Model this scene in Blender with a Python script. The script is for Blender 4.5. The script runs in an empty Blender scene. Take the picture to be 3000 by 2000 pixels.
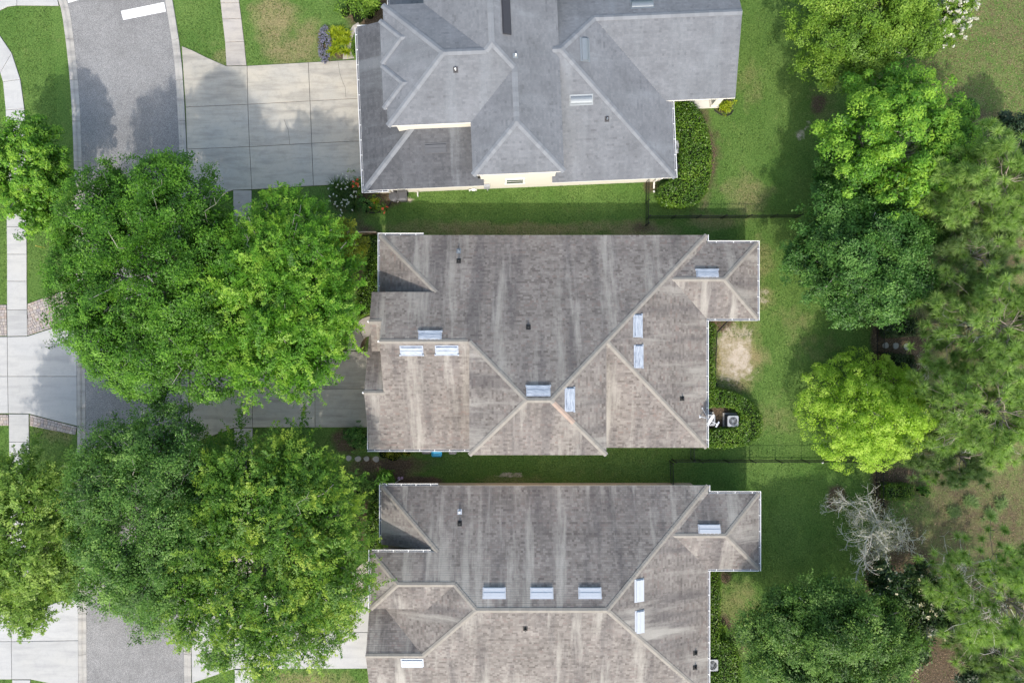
import bpy, bmesh, math, random
import numpy as np
from mathutils import Vector, Matrix

# ------------------------------------------------------------------ camera, sky, sun, exposure
SC = bpy.context.scene
ALT = 50.0                                   # drone altitude in metres, looking straight down
cam_d = bpy.data.cameras.new('drone_camera')
cam_d.lens, cam_d.sensor_width, cam_d.clip_end = 24.0, 36.0, 2000.0
cam = bpy.data.objects.new('drone_camera', cam_d)
SC.collection.objects.link(cam)
cam.location = (0, 0, ALT)
SC.camera = cam
SUN_EL = math.radians(46)
wd = bpy.data.worlds.new('World'); SC.world = wd; wd.use_nodes = True
wn = wd.node_tree
sky = wn.nodes.new('ShaderNodeTexSky'); sky.sky_type = 'NISHITA'; sky.sun_disc = False
sky.sun_elevation = SUN_EL; sky.sun_rotation = math.pi          # sun in the -Y direction
sky.air_density = 1.7; sky.dust_density = 3.0; sky.ozone_density = 0.8
bg = wn.nodes['Background']; bg.inputs['Strength'].default_value = 0.15
wn.links.new(sky.outputs[0], bg.inputs['Color'])
sun_d = bpy.data.lights.new('sun', 'SUN'); sun_d.energy = 2.0; sun_d.angle = math.radians(1.0)
sun_d.color = (1.0, 0.94, 0.86)
sun = bpy.data.objects.new('sun', sun_d); SC.collection.objects.link(sun)
sun.rotation_euler = (math.radians(90) - SUN_EL, 0, 0)          # light travels towards +Y and down
sun.location = (0, -40, 45)
vs = SC.view_settings
vs.view_transform = 'Standard'; vs.look = 'None'; vs.gamma = 1.0; vs.use_curve_mapping = False
vs.exposure = 0.85
SC.cycles.use_denoising = True
SC.cycles.max_bounces = 6; SC.cycles.diffuse_bounces = 3; SC.cycles.transmission_bounces = 3
SC.cycles.glossy_bounces = 2; SC.cycles.transparent_max_bounces = 4

# ------------------------------------------------------------------ helpers
COL = SC.collection
PITCH = 5.0 / 12.0

def W(px, py, h=0.0):
    """survey point: position in the survey photo and height above ground -> metres"""
    return ((px - 1500) * (ALT - h) / 2000.0, (1000 - py) * (ALT - h) / 2000.0)

def tag(o, label=None, cat=None, group=None, kind=None):
    if label: o['label'] = label
    if cat: o['category'] = cat
    if group: o['group'] = group
    if kind: o['kind'] = kind
    return o

def empty(name, loc=(0, 0, 0), rz=0.0, parent=None):
    o = bpy.data.objects.new(name, None); COL.objects.link(o)
    o.location = loc; o.rotation_euler = (0, 0, rz); o.empty_display_size = 0.3
    if parent: o.parent = parent
    return o

def link_mesh(name, me, mat=None, parent=None, matrix=None):
    o = bpy.data.objects.new(name, me); COL.objects.link(o)
    if mat and not me.materials: me.materials.append(mat)
    if parent: o.parent = parent
    if matrix is not None: o.matrix_local = matrix
    return o

def pyd(name, verts, faces, mat=None, parent=None, smooth=False, matrix=None):
    me = bpy.data.meshes.new(name)
    me.from_pydata([tuple(v) for v in verts], [], faces)
    me.update()
    if smooth:
        me.polygons.foreach_set('use_smooth', [True] * len(me.polygons))
    return link_mesh(name, me, mat, parent, matrix)

class MB:
    """collects simple solids into one mesh"""
    def __init__(s): s.v = []; s.f = []
    def add(s, verts, faces):
        n = len(s.v); s.v += [tuple(v) for v in verts]; s.f += [tuple(i + n for i in f) for f in faces]; return s
    def box(s, c, sz, rz=0.0, taper=1.0):
        x, y, z = sz[0] / 2, sz[1] / 2, sz[2] / 2
        ca, sa = math.cos(rz), math.sin(rz); vs_ = []
        for k, t in ((-1, 1.0), (1, taper)):
            for a, b in ((-1, -1), (1, -1), (1, 1), (-1, 1)):
                lx, ly = a * x * t, b * y * t
                vs_.append((c[0] + lx * ca - ly * sa, c[1] + lx * sa + ly * ca, c[2] + k * z))
        return s.add(vs_, [(3, 2, 1, 0), (4, 5, 6, 7), (0, 1, 5, 4), (1, 2, 6, 5), (2, 3, 7, 6), (3, 0, 4, 7)])
    def prism(s, poly, z0, z1, inset=0.0, bevel=0.0):
        n = len(poly)
        a = sum(poly[i][0] * poly[(i + 1) % n][1] - poly[(i + 1) % n][0] * poly[i][1] for i in range(n))
        if a < 0: poly = list(reversed(poly))
        lo = [(p[0], p[1], z0) for p in poly]
        if bevel > 0:
            q = inset_poly(poly, bevel)
            mid = [(p[0], p[1], z1 - bevel) for p in poly]; top = [(p[0], p[1], z1) for p in q]
            vs_ = lo + mid + top
            fs = [tuple(range(n - 1, -1, -1)), tuple(range(2 * n, 3 * n))]
            for i in range(n):
                j = (i + 1) % n
                fs += [(i, j, n + j, n + i), (n + i, n + j, 2 * n + j, 2 * n + i)]
            return s.add(vs_, fs)
        vs_ = lo + [(p[0], p[1], z1) for p in poly]
        fs = [tuple(range(n - 1, -1, -1)), tuple(range(n, 2 * n))]
        for i in range(n):
            j = (i + 1) % n; fs.append((i, j, n + j, n + i))
        return s.add(vs_, fs)
    def tube(s, pts, radii, seg=6, cap=True):
        pts = [Vector(p) for p in pts]; n0 = len(s.v); k = len(pts)
        prev = None
        for i, p in enumerate(pts):
            t = (pts[min(i + 1, k - 1)] - pts[max(i - 1, 0)])
            if t.length < 1e-6: t = Vector((0, 0, 1))
            t.normalize()
            ref = Vector((0, 0, 1)) if abs(t.z) < 0.9 else Vector((1, 0, 0))
            u = t.cross(ref).normalized() if prev is None else (prev - t * prev.dot(t)).normalized()
            prev = u; w = t.cross(u)
            r = radii[i] if hasattr(radii, '__len__') else radii
            for q in range(seg):
                a = 2 * math.pi * q / seg
                s.v.append(tuple(p + (u * math.cos(a) + w * math.sin(a)) * r))
        for i in range(k - 1):
            for q in range(seg):
                a = n0 + i * seg + q; b = n0 + i * seg + (q + 1) % seg
                s.f.append((a, b, b + seg, a + seg))
        if cap:
            s.f.append(tuple(n0 + q for q in range(seg - 1, -1, -1)))
            s.f.append(tuple(n0 + (k - 1) * seg + q for q in range(seg)))
        return s
    def disc(s, c, r, z0, z1, seg=20, r1=None):
        r1 = r if r1 is None else r1
        lo = [(c[0] + r * math.cos(2 * math.pi * i / seg), c[1] + r * math.sin(2 * math.pi * i / seg), z0) for i in range(seg)]
        hi = [(c[0] + r1 * math.cos(2 * math.pi * i / seg), c[1] + r1 * math.sin(2 * math.pi * i / seg), z1) for i in range(seg)]
        return s.add(lo + hi, [tuple(range(seg - 1, -1, -1)), tuple(range(seg, 2 * seg))] +
                     [(i, (i + 1) % seg, seg + (i + 1) % seg, seg + i) for i in range(seg)])
    def ring(s, c, r0, r1, z0, z1, seg=24):
        vs_ = []
        for r, z in ((r0, z0), (r1, z0), (r1, z1), (r0, z1)):
            vs_ += [(c[0] + r * math.cos(2 * math.pi * i / seg), c[1] + r * math.sin(2 * math.pi * i / seg), z) for i in range(seg)]
        fs = []
        for k in range(4):
            for i in range(seg):
                j = (i + 1) % seg; a = k * seg; b = ((k + 1) % 4) * seg
                fs.append((a + i, a + j, b + j, b + i))
        return s.add(vs_, fs)
    def build(s, name, mat, parent=None, smooth=False, matrix=None):
        return pyd(name, s.v, s.f, mat, parent, smooth, matrix)

def inset_poly(poly, d):
    """inset a counter-clockwise polygon"""
    n = len(poly); out = []
    for i in range(n):
        p0, p1, p2 = Vector(poly[i - 1][:2]), Vector(poly[i][:2]), Vector(poly[(i + 1) % n][:2])
        e1 = (p1 - p0).normalized(); e2 = (p2 - p1).normalized()
        n1 = Vector((-e1.y, e1.x)); n2 = Vector((-e2.y, e2.x))
        m = n1 + n2; k = m.dot(n1)
        m = m / k if abs(k) > 0.3 else n1
        out.append((p1.x + m.x * d, p1.y + m.y * d))
    return out

def ccw(poly):
    n = len(poly)
    a = sum(poly[i][0] * poly[(i + 1) % n][1] - poly[(i + 1) % n][0] * poly[i][1] for i in range(n))
    return list(poly) if a > 0 else list(reversed(poly))

def in_poly(x, y, poly):
    """vectorised point in polygon"""
    x = np.asarray(x); y = np.asarray(y); r = np.zeros(x.shape, bool); n = len(poly)
    for i in range(n):
        x0, y0 = poly[i][:2]; x1, y1 = poly[(i + 1) % n][:2]
        if y0 == y1: continue
        r ^= ((y0 > y) != (y1 > y)) & (x < (x1 - x0) * (y - y0) / (y1 - y0) + x0)
    return r

def clip_half(poly, ax, val, keep_ge):
    out = []; n = len(poly)
    for i in range(n):
        a, b = poly[i], poly[(i + 1) % n]
        ia = (a[ax] >= val) if keep_ge else (a[ax] <= val)
        ib = (b[ax] >= val) if keep_ge else (b[ax] <= val)
        if ia: out.append(a)
        if ia != ib:
            t = (val - a[ax]) / (b[ax] - a[ax])
            q = [a[0] + (b[0] - a[0]) * t, a[1] + (b[1] - a[1]) * t]; q[ax] = val
            out.append(tuple(q))
    return out

def area2(poly):
    n = len(poly)
    return 0.5 * sum(poly[i][0] * poly[(i + 1) % n][1] - poly[(i + 1) % n][0] * poly[i][1] for i in range(n))

# ------------------------------------------------------------------ materials
MATS = {}
class NT:
    def __init__(s, name):
        m = bpy.data.materials.new(name); m.use_nodes = True; s.m = m; s.t = m.node_tree; s.n = s.t.nodes; s.l = s.t.links
        s.b = s.n['Principled BSDF']; s.out = s.n['Material Output']; MATS[name] = m
    def new(s, typ, **kw):
        n = s.n.new(typ)
        for k, v in kw.items(): setattr(n, k, v)
        return n
    def set(s, node, key, v):
        if hasattr(v, 'is_output') and v.is_output: s.l.new(v, node.inputs[key])
        else: node.inputs[key].default_value = v
    def coord(s, kind='Object'): return s.new('ShaderNodeTexCoord').outputs[kind]
    def pos(s): return s.new('ShaderNodeNewGeometry').outputs['Position']
    def noise(s, vec, scale, detail=4.0, rough=0.55, out='Fac'):
        n = s.new('ShaderNodeTexNoise'); s.l.new(vec, n.inputs['Vector'])
        n.inputs['Scale'].default_value = scale; n.inputs['Detail'].default_value = detail; n.inputs['Roughness'].default_value = rough
        return n.outputs[0 if out == 'Fac' else 1]
    def mapping(s, vec, scale=(1, 1, 1), rot=(0, 0, 0), loc=(0, 0, 0)):
        n = s.new('ShaderNodeMapping'); s.l.new(vec, n.inputs[0]); n.inputs['Scale'].default_value = scale
        n.inputs['Rotation'].default_value = rot; s.set(n, 'Location', loc); return n.outputs[0]
    def ramp(s, fac, stops, interp='LINEAR'):
        n = s.new('ShaderNodeValToRGB'); s.l.new(fac, n.inputs[0]); r = n.color_ramp; r.interpolation = interp
        while len(r.elements) < len(stops): r.elements.new(0.5)
        for e, (p, c) in zip(r.elements, stops):
            e.position = p; e.color = (c[0], c[1], c[2], 1) if hasattr(c, '__len__') else (c, c, c, 1)
        return n.outputs[0]
    def mix(s, fac, a, b, mode='MIX'):
        n = s.new('ShaderNodeMix', data_type='RGBA', blend_type=mode)
        s.set(n, 0, fac)
        for i, v in ((6, a), (7, b)):
            if not (hasattr(v, 'is_output') and v.is_output) and len(v) == 3: v = (*v, 1)
            s.set(n, i, v)
        return n.outputs[2]
    def math(s, op, a, b=0.0, clamp=False):
        n = s.new('ShaderNodeMath', operation=op, use_clamp=clamp); s.set(n, 0, a); s.set(n, 1, b); return n.outputs[0]
    def attr(s, name, out='Color'): return s.new('ShaderNodeAttribute', attribute_name=name).outputs[out]
    def bump(s, h, strength=0.3, dist=0.02):
        n = s.new('ShaderNodeBump'); s.l.new(h, n.inputs['Height']); n.inputs['Strength'].default_value = strength
        n.inputs['Distance'].default_value = dist; s.l.new(n.outputs[0], s.b.inputs['Normal'])
    def color(s, c): s.set(s.b, 'Base Color', (*c, 1) if isinstance(c, tuple) and len(c) == 3 else c)
    def rough(s, r): s.set(s.b, 'Roughness', r)
    def spec(s, v): s.b.inputs['Specular IOR Level'].default_value = v

def plain(name, c, rough=0.6, metal=0.0, spec=0.4, var=0.12, scale=6.0):
    t = NT(name); f = t.noise(t.coord('Object'), scale, 5)
    t.color(t.mix(f, tuple(x * (1 - var) for x in c), tuple(min(1, x * (1 + var)) for x in c)))
    t.rough(rough); t.b.inputs['Metallic'].default_value = metal; t.spec(spec); return t.m

def shingle_mat(name, stops, stain, pale, s_dark, s_pale):
    t = NT(name)
    tint = t.attr('tint', 'Fac'); uv = t.coord('UV'); ps = t.pos()
    base = t.ramp(tint, stops)
    streak = t.noise(t.mapping(uv, (0.62, 0.075, 1)), 1.0, 6, 0.66)
    streak2 = t.noise(t.mapping(uv, (0.75, 0.09, 1), loc=(31, 7, 0)), 1.0, 6, 0.66)
    col = t.mix(t.math('MULTIPLY', t.ramp(streak, [(0.47, 0.0), (0.62, 1.0)]), s_dark), base, stain)
    col = t.mix(t.math('MULTIPLY', t.ramp(streak2, [(0.515, 0.0), (0.64, 1.0)]), s_pale), col, pale)
    blot = t.noise(ps, 0.5, 4)
    col = t.mix(0.55, col, t.ramp(blot, [(0.3, 0.72), (0.7, 1.25)]), 'MULTIPLY')
    gr = t.noise(ps, 38, 3, 0.7)
    col = t.mix(0.8, col, t.ramp(gr, [(0.25, 0.72), (0.75, 1.28)]), 'MULTIPLY')
    t.color(col); t.rough(0.93); t.spec(0.15); t.bump(gr, 0.5, 0.01)
    return t.m

shingle_mat('brown_shingle', [(0, (.132, .115, .106)), (.25, (.178, .16, .148)), (.55, (.212, .191, .176)), (.8, (.248, .227, .208)), (.9, (.188, .157, .144)), (1, (.212, .172, .155))],
            (.088, .082, .086), (.32, .303, .275), .5, .85)
shingle_mat('grey_brown_shingle', [(0, (.128, .114, .107)), (.25, (.173, .157, .147)), (.55, (.206, .188, .175)), (.8, (.242, .223, .208)), (.9, (.182, .156, .146)), (1, (.202, .17, .158))],
            (.085, .08, .084), (.32, .305, .28), .55, .9)
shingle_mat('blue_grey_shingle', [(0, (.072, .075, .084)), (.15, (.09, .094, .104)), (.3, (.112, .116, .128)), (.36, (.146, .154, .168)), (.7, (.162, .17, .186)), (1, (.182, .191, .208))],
            (.125, .132, .147), (.205, .222, .242), .35, .4)

def cap_mat(name, c, c2):
    t = NT(name); rnd = t.new('ShaderNodeObjectInfo').outputs['Random']
    f = t.noise(t.pos(), 30, 3, 0.7)
    col = t.mix(rnd, c, c2); t.color(t.mix(0.6, col, t.ramp(f, [(0.25, .75), (.75, 1.25)]), 'MULTIPLY')); t.rough(.93); t.spec(.15); return t.m
cap_mat('brown_cap', (.24, .224, .202), (.275, .257, .232))
cap_mat('grey_cap', (.175, .186, .204), (.21, .222, .242))
cap_mat('pink_cap', (.32, .25, .21), (.36, .28, .235))

def concrete_mat(name, c, dark, warm):
    t = NT(name); ps = t.pos(); rnd = t.new('ShaderNodeObjectInfo').outputs['Random']
    big = t.noise(ps, .35, 5, .6); mid = t.noise(ps, 2.2, 6, .65); fine = t.noise(ps, 26, 4, .7)
    sweep = t.noise(t.mapping(ps, (.35, 2.0, 1)), 1.0, 5, .6)
    col = t.mix(t.ramp(big, [(.35, 0.), (.68, 1.)]), c, warm)
    col = t.mix(t.math('MULTIPLY', t.ramp(sweep, [(.46, 0.), (.72, 1.)]), .75), col, dark)
    col = t.mix(t.math('MULTIPLY', t.ramp(mid, [(.5, 0.), (.78, 1.)]), .5), col, dark)
    col = t.mix(.7, col, t.ramp(fine, [(.25, .82), (.75, 1.18)]), 'MULTIPLY')
    col = t.mix(.5, col, t.ramp(rnd, [(0, .9), (1, 1.1)]), 'MULTIPLY')
    t.color(col); t.rough(.9); t.spec(.2); t.bump(fine, .25, .005); return t.m
concrete_mat('driveway_concrete', (.40, .38, .34), (.25, .235, .21), (.47, .425, .35))
concrete_mat('pale_concrete', (.42, .42, .42), (.32, .32, .325), (.44, .435, .42))
concrete_mat('walk_concrete', (.40, .37, .345), (.27, .25, .235), (.42, .38, .33))
concrete_mat('curb_concrete', (.37, .36, .345), (.2, .195, .19), (.41, .385, .35))
concrete_mat('porch_concrete', (.68, .66, .61), (.58, .56, .52), (.7, .68, .62))

def asphalt_mat():
    t = NT('asphalt'); ps = t.pos()
    g1 = t.noise(ps, 22, 3, .75); g2 = t.noise(ps, 45, 2, .7); big = t.noise(ps, .22, 5, .6); mid = t.noise(ps, 1.4, 5, .6)
    col = t.ramp(g1, [(.3, (.105, .105, .108)), (.5, (.215, .212, .213)), (.72, (.42, .41, .40))])
    col = t.mix(.7, col, t.ramp(g2, [(.3, .7), (.7, 1.3)]), 'MULTIPLY')
    col = t.mix(.8, col, t.ramp(big, [(.35, .84), (.65, 1.16)]), 'MULTIPLY')
    col = t.mix(.4, col, t.ramp(mid, [(.35, .85), (.65, 1.12)]), 'MULTIPLY')
    t.color(col); t.rough(.95); t.spec(.2); t.bump(g1, .6, .01)
asphalt_mat()

def lawn_mat():
    """grass sheet; attribute cover = (dry grass, bare sand, litter/mulch) by place"""
    t = NT('lawn'); ps = t.pos()
    sep = t.new('ShaderNodeSeparateColor'); t.l.new(t.attr('cover'), sep.inputs[0])
    dry, bare, mulch = sep.outputs[0], sep.outputs[1], sep.outputs[2]
    f1 = t.noise(ps, 9, 4, .75); f2 = t.noise(ps, 30, 3, .75); b1 = t.noise(ps, .28, 5, .6); m1 = t.noise(ps, 1.3, 5, .65)
    grass = t.ramp(f1, [(.28, (.038, .082, .018)), (.48, (.094, .172, .038)), (.62, (.136, .225, .056)), (.78, (.225, .30, .105))])
    grass = t.mix(.85, grass, t.ramp(f2, [(.28, .5), (.72, 1.5)]), 'MULTIPLY')
    grass = t.mix(.9, grass, t.ramp(b1, [(.3, (.72, .84, .7)), (.7, (1.25, 1.14, 1.2))]), 'MULTIPLY')
    dcol = t.ramp(f1, [(.28, (.12, .105, .05)), (.5, (.25, .215, .105)), (.75, (.38, .33, .17))])
    dcol = t.mix(.8, dcol, t.ramp(f2, [(.28, .6), (.72, 1.4)]), 'MULTIPLY')
    def mask(w, lo, hi, nz, amt=.7):
        k = t.math('ADD', w, t.math('MULTIPLY', t.math('SUBTRACT', nz, .5), amt)); return t.ramp(k, [(lo, 0.), (hi, 1.)])
    col = t.mix(mask(dry, .2, .95, m1, 1.0), grass, dcol)
    lit = t.ramp(f1, [(.26, (.035, .025, .016)), (.48, (.105, .078, .052)), (.62, (.165, .122, .082)), (.8, (.30, .235, .165))])
    lit = t.mix(.9, lit, t.ramp(f2, [(.28, .5), (.72, 1.5)]), 'MULTIPLY')
    col = t.mix(mask(mulch, .3, .7, m1, .7), col, lit)
    sand = t.mix(m1, (.34, .27, .2), (.62, .56, .48))
    sand = t.mix(.6, sand, t.ramp(f2, [(.3, .75), (.7, 1.25)]), 'MULTIPLY')
    col = t.mix(mask(bare, .35, .62, t.noise(ps, 2.6, 5, .65), .75), col, sand)
    t.color(col); t.rough(.95); t.spec(.15)
    t.bump(t.math('ADD', f1, f2), .9, .05)
lawn_mat()

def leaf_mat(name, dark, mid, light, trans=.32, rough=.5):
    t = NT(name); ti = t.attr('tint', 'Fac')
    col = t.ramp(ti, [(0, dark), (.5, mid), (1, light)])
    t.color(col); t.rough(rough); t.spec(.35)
    tr = t.new('ShaderNodeBsdfTranslucent'); mx = t.new('ShaderNodeMixShader')
    t.l.new(t.mix(1, col, (1.15, 1.2, .55), 'MULTIPLY'), tr.inputs[0])
    mx.inputs[0].default_value = trans
    t.l.new(t.b.outputs[0], mx.inputs[1]); t.l.new(tr.outputs[0], mx.inputs[2]); t.l.new(mx.outputs[0], t.out.inputs[0])
    return t.m
leaf_mat('oak_leaf', (.024, .076, .008), (.074, .205, .014), (.18, .37, .035))
leaf_mat('young_oak_leaf', (.03, .095, .010), (.11, .28, .02), (.30, .50, .05))
leaf_mat('elm_leaf', (.034, .11, .008), (.105, .275, .014), (.28, .45, .05))
leaf_mat('yellow_elm_leaf', (.036, .098, .012), (.105, .235, .022), (.32, .43, .05))
leaf_mat('grey_oak_leaf', (.036, .09, .018), (.095, .215, .036), (.22, .37, .075))
leaf_mat('olive_leaf', (.075, .15, .02), (.18, .31, .04), (.34, .46, .10))
leaf_mat('dull_oak_leaf', (.034, .08, .016), (.088, .185, .03), (.2, .33, .065))
leaf_mat('light_leaf', (.055, .12, .014), (.15, .28, .026), (.29, .43, .06))
leaf_mat('dark_oak_leaf', (.02, .06, .013), (.058, .16, .025), (.165, .32, .07))
leaf_mat('lime_leaf', (.15, .28, .02), (.32, .52, .04), (.52, .68, .12), .4)
leaf_mat('magnolia_leaf', (.012, .028, .009), (.03, .065, .017), (.085, .14, .035), .12, .35)
leaf_mat('night_leaf', (.008, .02, .009), (.018, .045, .016), (.05, .085, .04), .12, .45)
leaf_mat('hedge_leaf', (.03, .075, .008), (.085, .18, .014), (.2, .31, .03), .2, .4)
leaf_mat('yellow_leaf', (.09, .11, .008), (.22, .26, .012), (.40, .42, .04))
leaf_mat('fern_leaf', (.13, .19, .006), (.25, .33, .010), (.42, .46, .02))
leaf_mat('lily_leaf', (.02, .055, .010), (.05, .11, .02), (.12, .2, .045))
leaf_mat('needle', (.10, .185, .04), (.26, .41, .10), (.48, .64, .21), .35)
leaf_mat('dull_needle', (.085, .145, .045), (.19, .29, .095), (.33, .45, .18), .35)
leaf_mat('lichen_leaf', (.2, .22, .12), (.33, .35, .22), (.48, .49, .36), .3)
leaf_mat('white_petal', (.42, .42, .32), (.56, .56, .48), (.72, .72, .66), .2)
leaf_mat('cream_petal', (.42, .38, .2), (.55, .52, .33), (.68, .65, .48), .2)
leaf_mat('red_petal', (.55, .05, .03), (.7, .10, .05), (.75, .25, .06), .2)
leaf_mat('blue_petal', (.13, .14, .15), (.2, .2, .28), (.27, .26, .40), .2)
plain('bark', (.13, .10, .075), .9, var=.45, scale=9, spec=.15)
plain('grey_bark', (.33, .315, .28), .9, var=.35, scale=9, spec=.15)
plain('dead_wood', (.58, .56, .51), .9, var=.3, scale=9, spec=.15)
plain('pine_bark', (.25, .21, .175), .9, var=.45, scale=12, spec=.15)
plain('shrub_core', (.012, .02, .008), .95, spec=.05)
plain('stucco', (.62, .59, .52), .85, var=.05, scale=14, spec=.2)
plain('tan_stucco', (.50, .42, .34), .85, var=.08, scale=14, spec=.2)
plain('white_trim', (.80, .78, .74), .5, var=.05)
plain('gutter_white', (.82, .82, .82), .4, var=.05)
plain('gutter_inside', (.09, .095, .11), .6)
plain('black_metal', (.012, .012, .013), .45, var=.2)
plain('dark_roof_metal', (.035, .035, .042), .55, var=.15)
plain('joint_dark', (.12, .115, .105), .95)
plain('ac_grey', (.33, .345, .37), .5, var=.06)
plain('ac_dark', (.05, .055, .065), .5)
plain('dish_white', (.6, .61, .64), .4, var=.04)
plain('bin_grey', (.085, .085, .092), .55, var=.15)
plain('bin_rim', (.14, .14, .15), .5)
plain('bin_blue', (.03, .27, .46), .45, var=.08)
plain('bin_print', (.75, .85, .9), .6)
plain('rubber_black', (.02, .02, .02), .7)
plain('stone', (.33, .315, .29), .9, var=.2, scale=20)
plain('timber', (.40, .31, .22), .85, var=.25, scale=10)
plain('mauve_plastic', (.46, .33, .50), .5)
plain('stake_yellow', (.65, .50, .12), .6)
plain('glass_dark', (.02, .035, .04), .08, spec=.6)
plain('door_white', (.62, .6, .55), .5)
plain('pvc_white', (.75, .75, .73), .4)
plain('rust_soil', (.26, .19, .13), .95, var=.3, scale=18)

def metal_paint():
    t = NT('vent_metal'); ob = t.coord('Object'); rnd = t.new('ShaderNodeObjectInfo').outputs['Random']
    ps = t.new('ShaderNodeVectorMath', operation='ADD'); t.l.new(ob, ps.inputs[0]); t.l.new(rnd, ps.inputs[1])
    f = t.noise(t.mapping(ps.outputs[0], (2.2, 26, 3)), 1.0, 5, .7)
    t.color(t.ramp(f, [(.28, (.14, .165, .22)), (.46, (.31, .35, .42)), (.62, (.47, .51, .57))])); t.rough(.65); t.spec(.25)
metal_paint()
plain('vent_plain', (.46, .49, .54), .65, metal=0, var=.08)
plain('vent_grey', (.20, .225, .25), .45, metal=.2, var=.1)
plain('vent_dark', (.07, .076, .09), .65, metal=0, var=.1)

def road_paint():
    t = NT('road_paint'); ps = t.pos(); g = t.noise(ps, 14, 5, .75); g2 = t.noise(ps, 2.0, 4)
    col = t.mix(t.ramp(g, [(.62, 0.), (.72, 1.)]), t.mix(g2, (.72, .72, .71), (.84, .84, .83)), (.4, .39, .385)); t.color(col); t.rough(.8)
road_paint()
def paver():
    t = NT('paver'); rnd = t.new('ShaderNodeObjectInfo').outputs['Random']; g = t.noise(t.pos(), 22, 4, .7)
    col = t.ramp(rnd, [(0, (.30, .27, .265)), (.3, (.37, .33, .31)), (.55, (.34, .275, .24)), (.75, (.44, .395, .35)), (.9, (.27, .25, .26)), (1, (.42, .33, .28))])
    t.color(t.mix(.7, col, t.ramp(g, [(.3, .8), (.7, 1.2)]), 'MULTIPLY')); t.rough(.9); t.spec(.2)
paver()
M = MATS

# ------------------------------------------------------------------ ground sheet with grass, dry, sand and litter cover
RNG = np.random.default_rng(7)
random.seed(11)

def vnoise(x, y, s, seed=0):
    """smooth value noise on a grid"""
    r = np.random.default_rng(1000 + seed); tab = r.random((64, 64))
    x = np.asarray(x) * s + 500; y = np.asarray(y) * s + 500
    xi = np.floor(x).astype(int); yi = np.floor(y).astype(int); fx = x - xi; fy = y - yi
    fx = fx * fx * (3 - 2 * fx); fy = fy * fy * (3 - 2 * fy)
    g = lambda a, b: tab[a % 64, b % 64]
    return (g(xi, yi) * (1 - fx) + g(xi + 1, yi) * fx) * (1 - fy) + (g(xi, yi + 1) * (1 - fx) + g(xi + 1, yi + 1) * fx) * fy

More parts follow.
